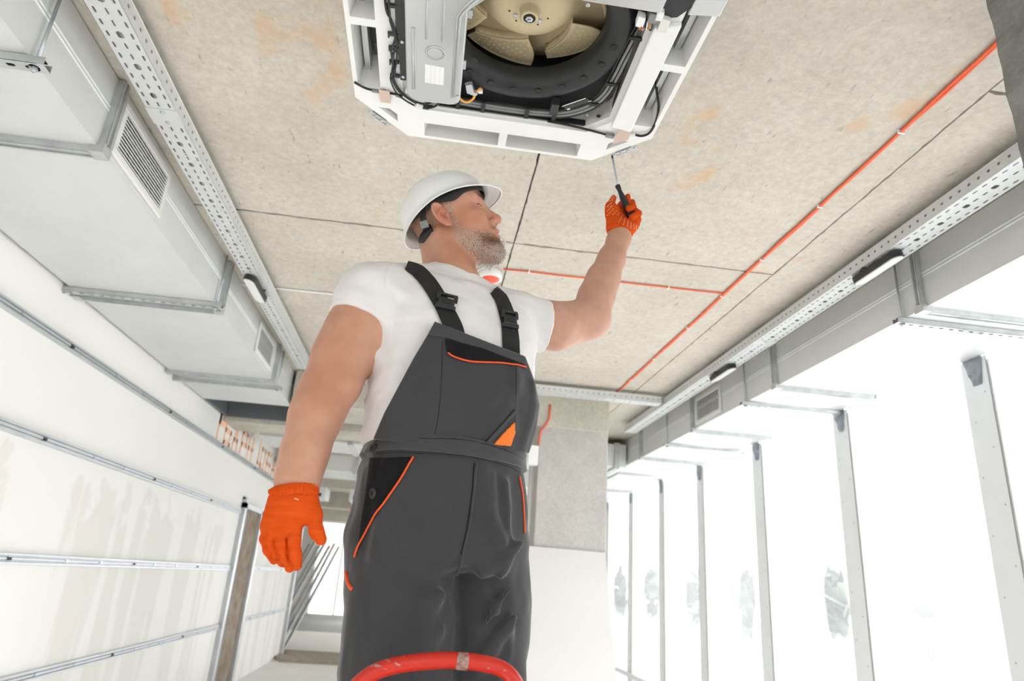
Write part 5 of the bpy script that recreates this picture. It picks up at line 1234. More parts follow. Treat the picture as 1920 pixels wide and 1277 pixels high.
# waistband
def f_band(p):
    d = stack(p, HIP, 2.3)-.003
    top = pix(830, 822, 1.40)[2]; bot = pix(830, 853, 1.40)[2]
    tl = p[:, 0]*-.0
    d = smax(np.abs(d)-.0065, np.abs(p[:, 2]-(top+bot)/2-tl)-(top-bot)/2, .003)
    return (d-.0012*vnoise(p, .03, 21)).astype(f32)
band, _, _ = sculpt('waistband', f_band, (-.24, 1.28, .2), (.34, 1.80, .36), .0032, M['work2'], person)
# bib: the front sheet, cut in the shape the photograph shows, 7 mm thick over the shirt
BIB = [(815, 603), (985, 668), (1003, 715), (1012, 760), (1006, 805), (992, 850), (699, 824), (720, 775), (745, 728), (775, 672), (803, 625)]
def inpoly(px, py, poly):
    """signed distance in pixels to the polygon"""
    d = np.full(len(px), 1e9); s_ = np.ones(len(px)); n_ = len(poly)
    for i in range(n_):
        ax_, ay = poly[i]; bx, by = poly[i-1]; ex, ey = bx-ax_, by-ay; wx, wy = px-ax_, py-ay
        t = np.clip((wx*ex+wy*ey)/(ex*ex+ey*ey), 0, 1); d = np.minimum(d, (wx-ex*t)**2+(wy-ey*t)**2)
        c1 = py >= ay; c2 = py < by; c3 = ex*wy > ey*wx
        s_ = np.where((c1 & c2 & c3) | (~c1 & ~c2 & ~c3), -s_, s_)
    return s_*np.sqrt(d)
def proj(p):
    c = p@_A.T.astype(f32); return 960+FPX*c[:, 0]/c[:, 2], 638.5+FPX*c[:, 1]/c[:, 2], c[:, 2]
# the front of the body under the bib, filled out so that the bib hangs taut
FRONT = levels([(600, 724, 998, 1.545, .130, .34), (650, 712, 1006, 1.54, .140, .34), (700, 702, 1010, 1.535, .146, .34), (760, 697, 1017, 1.53, .148, .32), (830, 690, 997, 1.53, .144, .30), (880, 684, 982, 1.53, .140, .28)])
folds_B = [([(985, 700), (960, 740), (930, 800)], 1.41, .016, .006), ([(965, 690), (955, 740), (962, 800)], 1.42, .010, .004), ([(880, 790), (905, 760), (940, 730)], 1.40, .012, .004), ([(1000, 720), (995, 780), (975, 840)], 1.45, .012, .006)]
folds_B = [([pix(a, b, y) for a, b in P_], w_, h) for P_, y, w_, h in folds_B]
def f_front(p):
    d = smin(stack(p, FRONT, 2.3), f_trunk(p)-.012, .02); fo = 0
    for P_, w_, h in folds_B: fo = fo+ridge(p, P_, w_, h)
    return (d-fo-.002*vnoise(p, .05, 31)).astype(f32)
def sheet(poly, lift, th, fn=None, yfar=None):
    fn = fn or f_front
    cen = None
    def g_(p):
        X, Y, Zc = proj(p); s_ = inpoly(X, Y, poly)*Zc/FPX; d = np.abs(fn(p)-lift)-th
        yy = p[:, 1]-((1.53+(p[:, 0]-.04)*.33) if yfar is None else yfar)        # only the front half
        return smax(smax(d, s_.astype(f32), .003), yy.astype(f32), .003).astype(f32)
    return g_
bib, _, _ = sculpt('bib', sheet(BIB, .004, .0045), (-.24, 1.26, .2), (.30, 1.74, .66), .0032, M['work'], person)
FL_ = f_front
def patch(name, poly, m, parent, lift=.010, th=.0022, fn=None, res=.0024, label=None):
    pts = cast(fn or f_front, poly); lo_ = pts.min(0)-.02; hi_ = pts.max(0)+.02
    o, _, _ = sculpt(name, sheet(poly, lift, th, fn), lo_, hi_, res, m, parent)
    if label: o['label'] = label
    return o
hem = patch('bib_hem', [(815, 602), (985, 668), (990, 680), (975, 688), (900, 655), (835, 634), (806, 630), (803, 624)], M['work2'], bib)
pk = patch('chest_pocket_flap', [(834, 634), (905, 652), (984, 682), (987, 689), (940, 683), (880, 678), (846, 668), (838, 660)], M['blk'], bib, .0115)
lift2 = lambda fn, l: (lambda p: fn(p)-l)
def piping(px, name='piping', fn=f_front, lift=.0135, r=.0019, par=None, m=None):
    return tube_on(lift2(fn, lift), px, r, name, m or M['pipe'], par or bib, 0, 8)
piping([(840, 661), (852, 669), (880, 677), (910, 679), (940, 680), (965, 683), (987, 688)])
patch('zip_pocket', [(966, 765), (969, 774), (918, 834), (906, 832)], M['dkblue'], bib, .0105)
patch('orange_insert', [(966, 789), (967, 812), (958, 838), (924, 834), (945, 810)], M['orangec'], bib, .0098)
for px in ([(829, 640), (828, 700), (823, 770), (812, 832)], [(968, 690), (967, 740), (966, 800), (955, 840)]):
    piping(px, 'seam', lift=.0082, r=.0008, m=M['blk'])
# stitched edges of the waistband
f_bandsurf = lambda p: stack(p, HIP, 2.3)-.0095
for px in ([(700, 829), (800, 822), (880, 826), (950, 845), (980, 860)], [(700, 852), (800, 850), (880, 856), (950, 874), (976, 886)]): piping(px, 'stitching', f_bandsurf, .0002, .0007, band, M['blk'])
def button(px, fn, par, r=.011):
    c_ = cast(fn, [px])[0]; nrm = grad(fn, np.array([c_], f32))[0]
    o = MB().lathe([(r, 0), (r, .002), (r*.85, .0035), (r*.6, .0025), (0, .002)], tuple(c_), 22, tuple(nrm)).build('button', M['black'], par, True)
    for a in (0, 1.57, 3.14, 4.71):
        x = Vector(nrm).orthogonal().normalized(); y = Vector(nrm).cross(x); v = Vector(c_)+Vector(nrm)*.0024+(x*math.cos(a)+y*math.sin(a))*r*.25
        MB().lathe([(.0012, 0), (.0012, .0012), (0, .0012)], tuple(v), 8, tuple(nrm)).build('button_hole', M['dark'], o)
button((700, 840), f_bandsurf, band)
sidep = patch('side_pocket', [(692, 858), (776, 856), (745, 905), (700, 975), (668, 1036), (676, 975), (686, 910)], M['blk'], trous, .0015, .0028, f_trous)
piping([(775, 856), (748, 902), (718, 945), (692, 985), (672, 1022), (664, 1045)], 'piping', f_trous, .0036, .0021, trous)
button((700, 925), lift2(f_trous, .004), trous)
def loose_flap(px0, px1, px2, px3, y, nm='pocket_flap'):
    a = [pix(*v, y) for v in (px0, px1, px2, px3)]; b = [v+np.array([0, .05, 0]) for v in a]
    o = MB().add([tuple(v) for v in a+b], [(0, 1, 2, 3), (7, 6, 5, 4), (0, 4, 5, 1), (1, 5, 6, 2), (2, 6, 7, 3), (3, 7, 4, 0)]).build(nm, M['blk'], trous); bevel(o, .003)
    MB().tube([tuple(a[2]), tuple(a[3])], .003, 8).build('piping', M['pipe'], o, True)
loose_flap((670, 912), (678, 915), (672, 958), (657, 955), 1.50)
loose_flap((976, 1138), (982, 1140), (988, 1187), (974, 1186), 1.50)
piping([(974, 893), (980, 925), (983, 965), (984, 1000)], 'piping', f_trous, .001, .002, trous)
piping([(648, 1072), (652, 1090), (660, 1105)], 'piping', f_trous, .001, .004, trous)
# fly: folded edge running down from the waistband
piping([(893, 868), (889, 920), (881, 980), (868, 1040), (857, 1078)], 'fly_edge', f_trous, .001, .0022, trous, M['work2'])
piping([(889, 868), (885, 920), (877, 980), (864, 1040)], 'seam', f_trous, .0006, .0009, trous, M['blk'])

# ---- braces and buckles, lying on the shirt
def strap_on(centre, wpx, name, m, parent, fn, lift=.002, th=.0018, n_=8):
    C_ = [tuple(v) for v in spline([(a, b, 0) for a, b in centre], n_)]; C2 = np.array(C_)[:, :2]
    T_ = np.gradient(C2, axis=0); T_ /= np.linalg.norm(T_, axis=1, keepdims=True); W_ = np.stack([-T_[:, 1], T_[:, 0]], 1)
    ws = np.interp(np.linspace(0, 1, len(C2)), np.linspace(0, 1, len(wpx)), wpx)[:, None]
    rows = []
    for k in (-1, -.5, 0, .5, 1):
        P_ = cast(fn, (C2+W_*ws*k*.5).tolist()); P_ = P_.astype(f32); N_ = grad(fn, P_, .006); rows.append((P_, N_))
    V = []; m_ = len(C2)
    for sgn in (lift-th, lift+th):
        for P_, N_ in rows: V += [tuple(v) for v in (P_+N_*sgn)]
    F = []
    for k in range(4):
        for i in range(m_-1):
            a = k*m_+i; F.append((a, a+1, a+m_+1, a+m_)); b = 5*m_+a; F.append((b+m_, b+m_+1, b+1, b))
    for k in (0, 4):
        for i in range(m_-1): a = k*m_+i; F.append((a, a+1, 5*m_+a+1, 5*m_+a))
    for k in range(4):
        for i in (0, m_-1): a = k*m_+i; F.append((a, a+m_, 5*m_+a+m_, 5*m_+a))
    return emit(name, V, F, m, parent, False)
M['strap'] = mat('black_webbing', lin(30, 30, 31), .85, 0, .5, 700, dist=.0008)
s1 = strap_on([(762, 500), (784, 512), (803, 532), (820, 558), (835, 585), (848, 612), (856, 640)], [14, 24, 27, 28, 30, 34, 34], 'shoulder_strap', M['strap'], person, f_tee, .004)
s2 = strap_on([(925, 546), (938, 562), (947, 585), (953, 610), (956, 640), (958, 676)], [16, 22, 26, 28, 30, 30], 'shoulder_strap', M['strap'], person, f_tee, .004)
def buckle(c_, ang, w_px, h_px, par):
    def T2(x, y): ca, sa = math.cos(ang), math.sin(ang); return (c_[0]+x*ca-y*sa, c_[1]+x*sa+y*ca)
    P3 = cast(f_tee, [T2(0, 0), T2(10, 0), T2(0, 10)]).astype(f32); N_ = grad(f_tee, P3[:1], .02)[0]
    X = P3[1]-P3[0]; X = X-N_*(X@N_); X /= np.linalg.norm(X); Yv = np.cross(N_, X); mm = mpp(c_[0], c_[1], P3[0][1])
    if Yv@(P3[2]-P3[0]) < 0: Yv = -Yv
    def brick(mb, x0, x1, y0, y1, z0, z1):
        V = [P3[0]+X*x*mm+Yv*y*mm+N_*z for z in (z0, z1) for y in (y0, y1) for x in (x0, x1)]; mb.add([tuple(v) for v in V], [(0, 2, 3, 1), (4, 5, 7, 6), (0, 1, 5, 4), (2, 6, 7, 3), (0, 4, 6, 2), (1, 3, 7, 5)])
    b = MB(); w2, h2 = w_px/2, h_px/2
    brick(b, -w2*.78, w2*.78, -h2*.35, h2*.55, .006, .013); o = bevel(b.build('buckle', M['black'], par), .0015, 2)
    for sx in (-1, 1):
        b = MB(); brick(b, sx*w2*.7 if sx < 0 else w2*.62, sx*w2*.62 if sx < 0 else w2, -h2*.85, -h2*.1, .006, .0125) if sx > 0 else brick(b, -w2, -w2*.62, -h2*.85, -h2*.1, .006, .0125)
        bevel(b.build('buckle_prong', M['black'], o), .001)
    b = MB(); brick(b, -w2*.95, w2*.95, -h2, -h2*.72, .006, .012); bevel(b.build('buckle_bar', M['black'], o), .001)
    b = MB(); brick(b, -w2*.95, w2*.95, h2*.55, h2, .006, .014); bevel(b.build('buckle_bar', M['black'], o), .001)
    b = MB(); brick(b, -w2*.45, w2*.45, -h2*.1, h2*.35, .013, .0145); bevel(b.build('buckle_tongue', M['blackmat'], o), .001)
buckle((836, 570), .26, 40, 36, s1)
buckle((953, 602), .22, 34, 36, s2)

# ---- boots (below the picture, on the ladder's platform)
for nm, an in (('r', ankR), ('l', ankL)):
    def f_boot(p, an=an):
        d = cone(p, an, an+A_(0, .0, -.05), .05, .052); d = smin(d, ell(p, an+A_(0, -.08, -.035), (.052, .12, .048)), .03)
        return smax(d, -(p[:, 2]+.799), .004).astype(f32)
    sculpt('boot', f_boot, an-np.array([.1, .24, .12]), an+np.array([.1, .12, .09]), .007, M['blackmat'], person)

# ---- knitted gloves
def glove_mat(name, col, rib):
    m = mat(name, col, .9, spec=.1); n, l = m.node_tree.nodes, m.node_tree.links; b = n['Principled BSDF']; t = n['Texture Coordinate']
    wv = n.new('ShaderNodeTexWave'); wv.wave_type = 'BANDS'; wv.bands_direction = 'Z'; wv.inputs['Scale'].default_value = 190; wv.inputs['Distortion'].default_value = 1.2; wv.inputs['Detail'].default_value = 2; l.new(t.outputs['Object'], wv.inputs[0])
    no = n.new('ShaderNodeTexNoise'); no.inputs['Scale'].default_value = 22; no.inputs['Detail'].default_value = 6; mp = n.new('ShaderNodeMapping'); mp.inputs['Scale'].default_value = (.6, .6, 5); l.new(t.outputs['Object'], mp.inputs[0]); l.new(mp.outputs[0], no.inputs['Vector'])
    r = n.new('ShaderNodeValToRGB'); r.color_ramp.elements[0].position = .35; r.color_ramp.elements[0].color = tuple(c*.93 for c in col[:3])+(1,); r.color_ramp.elements[1].position = .7; r.color_ramp.elements[1].color = tuple(min(1, c*1.06+.008) for c in col[:3])+(1,)
    l.new(no.outputs['Fac'], r.inputs[0]); l.new(r.outputs[0], b.inputs['Base Color'])
    bp = n.new('ShaderNodeBump'); bp.inputs['Strength'].default_value = .45; bp.inputs['Distance'].default_value = .0008; l.new(wv.outputs['Fac'], bp.inputs['Height']); l.new(bp.outputs[0], b.inputs['Normal']); return m
M['glove'] = glove_mat('orange_knit', lin(222, 84, 20), 1)
G = lambda x, y, d: pix(480+x/6.3875, 890+y/6.385, d)                 # measured on the enlarged hand
# relaxed hanging hand: back of the hand to the lens, fingers curling away
y0 = 1.375
FING = [  # chains: knuckle, middle joint, tip joint, tip ; depth grows as they curl
    ([G(470, 560, y0), G(455, 790, y0-.006), G(465, 950, y0-.002), G(485, 1085, y0+.012)], [.0140, .0126, .0120, .0104]),
    ([G(350, 560, y0+.002), G(305, 810, y0-.004), G(345, 990, y0+.006), G(405, 1115, y0+.024)], [.0132, .0116, .0110, .0096]),
    ([G(235, 560, y0+.008), G(190, 800, y0+.006), G(235, 960, y0+.018), G(320, 1060, y0+.036)], [.0126, .0108, .0102, .0088]),
    ([G(150, 560, y0+.018), G(105, 770, y0+.020), G(145, 900, y0+.028), G(215, 1035, y0+.040)], [.0112, .0096, .0090, .0078])]
THUMB = ([G(620, 330, y0+.008), G(690, 480, y0-.002), G(725, 680, y0-.008), G(778, 775, y0-.004)], [.0200, .0150, .0122, .0110])
def f_gR(p):
    d = cone(p, G(455, 200, y0+.010), G(450, 330, y0+.006), .038, .034)
    pal = None
    for (a, b) in ((G(540, 330, y0+.004), G(455, 600, y0)), (G(430, 330, y0+.002), G(345, 640, y0+.002)), (G(330, 330, y0+.006), G(240, 640, y0+.006)), (G(270, 350, y0+.014), G(150, 620, y0+.016))):
        c = cone(p, a, b, .0215, .0165); pal = c if pal is None else smin(pal, c, .018)
    d = smin(d, pal, .02)
    for P_, R_ in FING: d = smin(d, chain(p, P_[0:], R_, .006), .0025)
    for (x0_, y0_, x1_, y1_, x2_, y2_, za, zb_, zc_) in ((372, 770, 385, 930, 425, 1120, -.0095, -.008, .006), (222, 790, 262, 960, 345, 1110, -.006, -.001, .016), (118, 775, 160, 920, 245, 1050, .004, .010, .024)):
        d = smax(d, -chain(p, [G(x0_, y0_, y0+za), G(x1_, y1_, y0+zb_), G(x2_, y2_, y0+zc_)], [.0030, .0046, .0050], .004), .002)
    d = smin(d, chain(p, THUMB[0], THUMB[1], .010), .014)
    d = smin(d, cone(p, G(600, 330, y0+.006), G(640, 470, y0), .018, .010), .014)
    wr = (p-G(475, 165, y0).astype(f32))@(dwr.astype(f32)); d = smax(d, -wr, .003)
    return (d-.0006*vnoise(p, .02, 41)).astype(f32)
dwr = G(470, 330, y0+.0)-G(478, 165, y0); dwr = dwr/np.linalg.norm(dwr)
gl, _, _ = sculpt('work_glove', f_gR, G(40, 1250, y0)+np.array([-.02, -.08, 0]), np.array([G(900, 100, y0)[0]+.02, y0+.09, G(300, 60, y0)[2]+.01]), .0026, M['glove'], person)
# ribbed cuff: a fluted band around the wrist, folded over at the left
def cuff(c0, c1, r0, r1, n_, par, ax_flat=1.0, name='ribbed_cuff', m=None):
    c0, c1 = Vector(c0), Vector(c1); d = (c1-c0).normalized(); x = d.cross(Vector((0, 1, 0))).normalized(); y = d.cross(x); V = []; F = []; N_ = n_*4; rows = 6
    prof = [(-.06, -.0015), (0, .0008), (.3, .0012), (.7, .0010), (1.0, .0006), (1.05, -.003)]
    for t_, o_ in prof:
        for k in range(N_):
            a = 2*PI*k/N_; r = (r0+(r1-r0)*t_)+o_+.0014*math.cos(n_*a); p = c0+(c1-c0)*t_+x*math.cos(a)*r+y*math.sin(a)*r*ax_flat; V.append(tuple(p))
    for i in range(rows-1):
        for k in range(N_): F.append((i*N_+k, i*N_+(k+1) % N_, (i+1)*N_+(k+1) % N_, (i+1)*N_+k))
    return emit(name, V, F, m or M['glove'], par, True)
cuff(G(462, 165, y0+.008), G(462, 285, y0+.006), .0438, .0430, 40, gl, .96)
cuff(G(455, 165, y0+.010), G(455, 210, y0+.010), .0452, .0452, 40, gl, .95)
MB().tube([tuple(G(460, 285, y0-.036)), tuple(G(485, 292, y0-.037)), tuple(G(510, 300, y0-.036))], .0012, 6).build('loose_thread', mat('pale_thread', lin(250, 196, 150), .8), gl, True)

# raised hand gripping the handle
H = lambda x, y, d: pix(1110+x/8.517, 330+y/8.513, d)
yh = 1.70
hT, hB = H(405, 150, yh+.004), H(640, 690, yh+.004)                   # handle ends
def f_gL(p):
    wrs = H(440, 930, yh)
    d = cone(p, H(440, 985, yh), H(450, 860, yh+.0), .0310, .0330)
    d = smin(d, cone(p, H(360, 820, yh), H(330, 560, yh-.004), .0225, .0215), .02)       # thumb root
    d = smin(d, cone(p, H(560, 850, yh), H(680, 760, yh), .022, .0145), .02)             # heel of the palm
    d = smin(d, cone(p, H(440, 820, yh+.02), H(560, 520, yh+.036), .020, .017), .02)     # back of the hand, behind the handle
    d = smin(d, cone(p, H(620, 800, yh+.01), H(690, 600, yh+.032), .016, .014), .02)
    d = smin(d, cone(p, H(380, 760, yh+.02), H(480, 470, yh+.036), .018, .014), .02)
    # thumb up along the left of the handle
    d = smin(d, chain(p, [H(295, 600, yh-.006), H(290, 470, yh-.008), H(345, 350, yh-.002)], [.0140, .0115, .0088], .008), .010)
    # fingers coming round from behind
    dm = chain(p, [H(640, 420, yh+.030), H(650, 500, yh+.006), H(590, 520, yh-.018)], [.0100, .0105, .0098], .006)
    dr_ = chain(p, [H(700, 560, yh+.030), H(735, 600, yh+.004), H(640, 665, yh-.016)], [.0100, .0105, .0098], .006)
    dl_ = chain(p, [H(700, 680, yh+.026), H(730, 700, yh+.006), H(690, 735, yh-.006)], [.0095, .0098, .0100], .006)
    di = chain(p, [H(560, 500, yh+.030), H(580, 420, yh+.012), H(572, 325, yh+.004)], [.0095, .0078, .0080], .005)
    d = smin(d, dr_, .003); d = smin(d, dm, .002); d = smin(d, dl_, .005); d = smin(d, di, .003)
    hd_ = chain(p, [hT, H(425, 240, yh+.004), H(500, 480, yh+.004), hB], [.0084, .0066, .0110, .0100], .004)
    d = smax(d, -(hd_+.0002), .0015)
    wr = (p-H(430, 985, yh).astype(f32))@(dwl.astype(f32)); d = smax(d, -wr, .002)
    return (d-.0004*vnoise(p, .015, 51)).astype(f32)
dwl = H(455, 700, yh)-H(425, 985, yh); dwl = dwl/np.linalg.norm(dwl)
gl2, gV, gF = sculpt('work_glove', f_gL, H(120, 1120, yh)+np.array([0, -.06, 0]), np.array([H(860, 200, yh)[0], yh+.075, H(500, 230, yh)[2]]), .0018, M['glove'], person)
cuff(H(430, 1000, yh), H(425, 940, yh), .0300, .0300, 36, gl2, .95, 'cuff_edge', mat('cuff_thread', lin(250, 176, 84), .8))
# rubber dots on the palm side
dm = MB(); rows_ = []
for k, (a, b) in enumerate((((370, 300), (300, 430)), ((390, 345), (345, 470)),)):
    pass
dots = []
for off in range(5):
    for t_ in np.linspace(0, 1, 15):
        # band running from the thumb down along the handle and across the palm
        X_ = [370-off*26, 330-off*24, 300-off*14+6, 350-off*26, 430-off*20, 520-off*8, 600, 680, 740]; Y_ = [320+off*4, 370+off*6, 450+off*18, 540+off*26, 590+off*28, 660+off*26, 735+off*22, 770+off*18, 800+off*14]
        i = t_*(len(X_)-1); dots.append((np.interp(i, range(9), X_), np.interp(i, range(9), Y_)))
dots = [(a, b) for a, b in dots if a > 240 and not (a < 420 and b > 640) and b < 900]
PX_ = [(1110+a/8.517, 330+b/8.513) for a, b in dots]
P3 = cast(f_gL, PX_).astype(f32); N3 = grad(f_gL, P3)
for p_, n_ in zip(P3, N3):
    if abs(p_[1]-yh) < .06: dm.lathe([(.0013, -.0003), (.0011, .0006), (0, .0010)], tuple(p_), 6, tuple(n_))
o = dm.build('grip_dots', mat('cream_rubber', lin(250, 226, 196), .6), gl2, True); tag(o, kind='stuff')

# ---- hard hat (worn: a part of the person)
hat = bpy.data.objects.new('hard_hat', None)
HT = HR@rotm('y', -.165)@rotm('x', -.092)
def hatw(x, y, z): return HC+HR@(np.array([-.0008, 0, .041])*HS)+HT@(np.array([x, y, z])*HS*.846)
def hat_surface(inset):
    V = []; F = []; NA, NR = 72, 22
    for i in range(NR+1):
        t_ = i/NR
        for k in range(NA):
            a = 2*PI*k/NA; ca, sa = math.cos(a), math.sin(a); fr = max(0, ca)**3
            ax_ = .134+.002*ca; by_ = .116
            if t_ < .80:
                ph = t_/.80*PI/2*.98; rr_ = math.sin(ph)**.92; hz = math.cos(ph)**.92
                x, y, z = ca*ax_*rr_, sa*by_*rr_, .109*hz
                # raised centre ridge
                rdg = .006*math.exp(-(y/.016)**2)*(hz > .15)*min(1, (hz)*2.2); z += rdg
            else:
                s_ = (t_-.80)/.20; fl = .012+.027*fr
                bx_ = ax_*1.0+fl*s_; byy = by_+.012*s_
                x, y = ca*bx_, sa*byy; z = .109*.012-.014*s_-.016*fr*s_*s_
            # the rim dips at the back and lifts over the ears
            dip = -.022*max(0, -ca)**1.5; z += dip*min(1, t_/.8)**3
            v = np.array([x, y, z])*(1-inset/.12)+np.array([0, 0, -inset*.2 if t_ < .8 else 0])
            if t_ >= .80: v = np.array([x*(1-inset*.6/.12*(1-(t_-.8)/.2)), y*(1-inset*.6/.12*(1-(t_-.8)/.2)), z+(inset*.55)])
            V.append(hatw(*v))
    for i in range(NR):
        for k in range(NA): F.append((i*NA+k, (i+1)*NA+k, (i+1)*NA+(k+1) % NA, i*NA+(k+1) % NA))
    return V, F, NA, NR
V1, F1, NA, NR = hat_surface(0); V2, F2, _, _ = hat_surface(.0035)
n1 = len(V1); V = V1+V2; F = list(F1)+[tuple(i+n1 for i in f[::-1]) for f in F2]+[(NR*NA+k, n1+NR*NA+k, n1+NR*NA+(k+1) % NA, NR*NA+(k+1) % NA) for k in range(NA)]
M['hat'] = mat('hat_shell', lin(233, 235, 234), .35, spec=.45)
hat = emit('hard_hat', V, F, M['hat'], person, True); hat['label'] = 'white hard hat with black headband'
MB().tube([tuple((Vector(V1[NR*NA+k % NA])+Vector(V2[NR*NA+k % NA]))/2) for k in range(NA+1)], .0022, 8, False).build('rim_bead', M['hat'], hat, True)
# harness: headband with a peak over the temple, rear strap, nape strap
def ringband(z0f, z1f, rx, ry, name, m, a0=0, a1=2*PI, th=.0022, N_=72, cx_=0.0):
    V = []; F = []
    for s_ in (0, th):
        for k in range(N_+1):
            a = a0+(a1-a0)*k/N_
            for z in (z0f(a), z1f(a)): V.append(hatw(cx_+math.cos(a)*(rx+s_), math.sin(a)*(ry+s_), z))
    n_ = 2*(N_+1)
    for k in range(N_):
        q = 2*k; F += [(q, q+1, q+3, q+2), (n_+q+2, n_+q+3, n_+q+1, n_+q), (q, q+2, n_+q+2, n_+q), (q+1, n_+q+1, n_+q+3, q+3)]
    return emit(name, V, F, m, hat, True)
bandlow = lambda a: -.016-.014*math.exp(-((abs((a+PI) % (2*PI)-PI)-1.30)/.22)**2)+.010*math.exp(-((abs((a+PI) % (2*PI)-PI)-0)/.7)**2)
ringband(lambda a: bandlow(a), lambda a: .016, .1290, .0970, 'headband', M['blackmat'], -2.45, 2.45)
ringband(lambda a: -.075+.02*math.cos(a+PI)*0, lambda a: -.048, .1080, .0860, 'nape_strap', M['blackmat'], PI-1.0, PI+1.0, cx_=.002)
for s_ in (-1, 1):
    P_ = [hatw(-.055, s_*.092, -.004), hatw(-.066, s_*.090, -.03), hatw(-.072, s_*.085, -.062)]
    b = MB()
    for i in range(2):
        b.bar(tuple(P_[i]), tuple(P_[i+1]), .016, .003, up=tuple(HR@np.array([0, 1, 0])))
    b.build('harness_strap', M['blackmat'], hat)
MB().bar(tuple(hatw(-.070, -.0905, -.040)), tuple(hatw(-.074, -.0885, -.060)), .019, .005, up=tuple(HR@np.array([0, 1, 0]))).build('strap_slider', M['gwire'], hat)
for a in (-1.0, -1.75):
    for da in (-.05, 0, .05):
        p0 = hatw(math.cos(a+da)*.1180, math.sin(a+da)*.0975, .012); p1 = hatw(math.cos(a+da)*.1180, math.sin(a+da)*.0975, .020)
        MB().bar(tuple(p0), tuple(p1), .003, .003, up=tuple(HR@np.array([1, 0, 0]))).build('adjuster_slot', M['white'], hat)

# ---- screwdriver: held, so a thing of its own
tip = H(326, -330, 1.728); tip = pix(1147.5, 291, 1.722)
sd = thing('screwdriver', 'screwdriver with a black grip held up to the corner of the white panel', 'screwdriver', tuple(hB))
hTv, hBv = Vector(hT), Vector(hB); hd_ax = (hTv-hBv)
prof = [(0, .0072), (.04, .0098), (.12, .0106), (.3, .0104), (.45, .0108), (.6, .0100), (.75, .0072), (.85, .0062), (.93, .0078), (.98, .0082), (1.0, .0070)]
MB().tube([tuple(hBv+hd_ax*t_) for t_, _ in prof], [r for _, r in prof], 20).build('grip', M['black'], sd, True)
for k, (x, y) in enumerate(((395, 520), (520, 640))):
    pass
MB().tube([tuple(hBv+hd_ax*t_) for t_ in (-.03, .0, .03)], [.006, .0082, .0080], 16).build('end_cap', mat('olive_plastic', lin(168, 150, 40), .5), sd, True)
MB().tube([tuple(hTv-hd_ax.normalized()*.004), tuple(Vector(tip)*.9+hTv*.1)], .0031, 12).build('shaft', M['rod'], sd, True)
MB().tube([tuple(Vector(tip)*.88+hTv*.12), tuple(Vector(tip)*.96+hTv*.04), tuple(tip)], [.0034, .0030, .0016], 10).build('blade_tip', M['dark'], sd, True)

# ---- stepladder with its red hoop
ld = thing('stepladder', 'red painted metal stepladder, its scuffed hoop handle in front of the knees', 'ladder', (.05, 1.45, -CAMZ))
def red_mat():
    m = mat('chipped_red_paint', lin(222, 52, 34), .35, spec=.5); n, l = m.node_tree.nodes, m.node_tree.links; b = n['Principled BSDF']; t = n['Texture Coordinate']
    no = n.new('ShaderNodeTexNoise'); no.inputs['Scale'].default_value = 34; no.inputs['Detail'].default_value = 7; no.inputs['Roughness'].default_value = .65; mp = n.new('ShaderNodeMapping'); mp.inputs['Scale'].default_value = (.5, 1, 1.6); mp.inputs['Location'].default_value = (.3, .2, 0)
    l.new(t.outputs['Object'], mp.inputs[0]); l.new(mp.outputs[0], no.inputs['Vector'])
    r = n.new('ShaderNodeValToRGB'); r.color_ramp.elements[0].position = .60; r.color_ramp.elements[0].color = (0, 0, 0, 1); r.color_ramp.elements[1].position = .62; r.color_ramp.elements[1].color = (1, 1, 1, 1); l.new(no.outputs['Fac'], r.inputs[0])
    mx = n.new('ShaderNodeMix'); mx.data_type = 'RGBA'; l.new(r.outputs[0], mx.inputs['Factor']); mx.inputs['A'].default_value = lin(205, 44, 28); mx.inputs['B'].default_value = lin(170, 158, 148); l.new(mx.outputs['Result'], b.inputs['Base Color']); return m
M['red'] = red_mat()
yl = 1.28
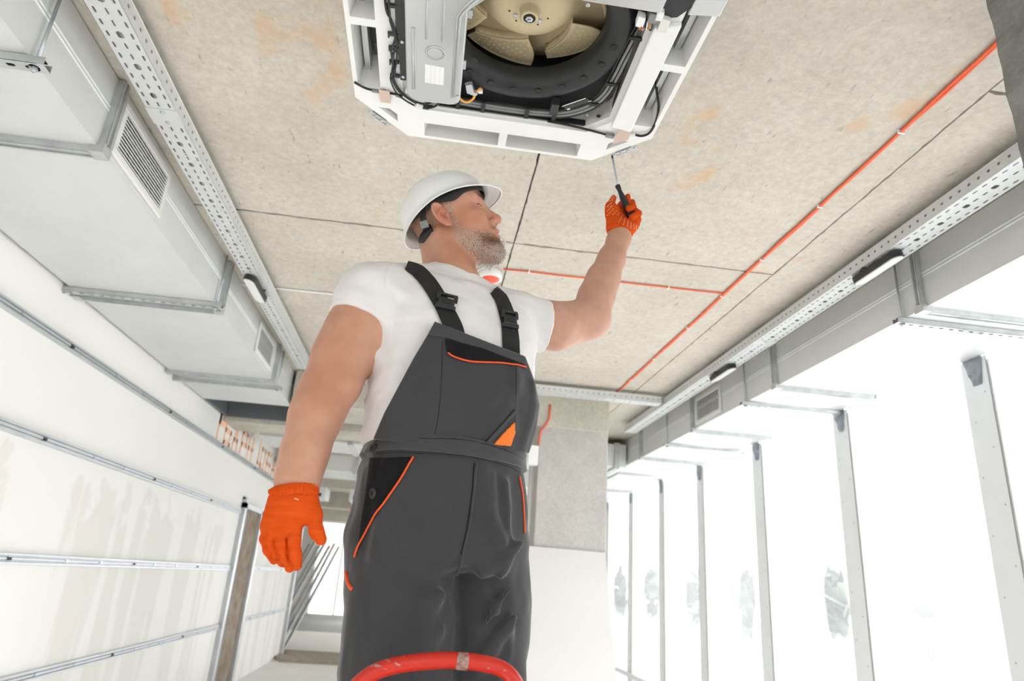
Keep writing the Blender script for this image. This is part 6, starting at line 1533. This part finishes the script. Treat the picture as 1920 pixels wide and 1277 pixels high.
hoop = [pix(640, 1330, yl), pix(668, 1288, yl), pix(700, 1262, yl), pix(745, 1247, yl-.004), pix(800, 1240, yl-.006), pix(850, 1238, yl-.006), pix(900, 1243, yl-.004), pix(940, 1254, yl), pix(963, 1275, yl), pix(978, 1310, yl)]
hoop = [tuple(v) for v in spline([tuple(v) for v in hoop], 8)]
xl, xr = hoop[0][0], hoop[-1][0]
full = [(xl-.02, yl-.10, -.80), (xl-.012, yl-.05, -.5)]+hoop+[(xr+.012, yl-.05, -.5), (xr+.02, yl-.10, -.80)]
rad = [.0135]*len(full)
MB().tube(full, .0135, 16).build('hoop_handle', M['red'], ld, True)
c_ = pix(868, 1240, yl-.006); MB().lathe([(.0136, -.011), (.0144, -.006), (.0141, .0), (.0146, .005), (.0136, .009)], tuple(c_), 16, (1, 0, -.05)).build('worn_joint', mat('bare_metal', lin(176, 166, 158), .6, .2, .5, 160, .45, 120, col2=lin(150, 60, 44)), ld, True)
# rails, steps, rear frame, platform
def lt(a, b, r=.0125, nm='rail'): return MB().tube([a, b], r, 12).build(nm, M['red'], ld, True)
for s_, x in ((-1, xl-.02), (1, xr+.02)):
    lt((x, yl-.10, -.80), (x+s_*.05, yl-.27, -CAMZ+.01)); lt((x, yl+.42, -.82), (x+s_*.05, yl+.62, -CAMZ+.01), nm='rear_leg')
    MB().lathe([(.017, 0), (.017, .03), (.0, .03)], (x+s_*.05, yl-.27, -CAMZ), 14).build('rubber_foot', M['blackmat'], ld); MB().lathe([(.017, 0), (.017, .03), (0, .03)], (x+s_*.05, yl+.62, -CAMZ), 14).build('rubber_foot', M['blackmat'], ld)
bevel(MB().box(xl-.015, xr+.015, yl-.10, yl+.45, -.835, -.80).build('platform', M['red'], ld), .006)
bevel(MB().box(xl-.035, xr+.035, yl-.23, yl-.13, -1.06, -1.035).build('step', M['red'], ld), .005)
lt((xl-.06, yl+.56, -1.15), (xr+.06, yl+.56, -1.15), .01, 'cross_bar')
# ------------------------------------------------------------------ lift everything onto the floor
for o in list(bpy.context.scene.objects):
    if o.parent is None: o.location.z += CAMZ
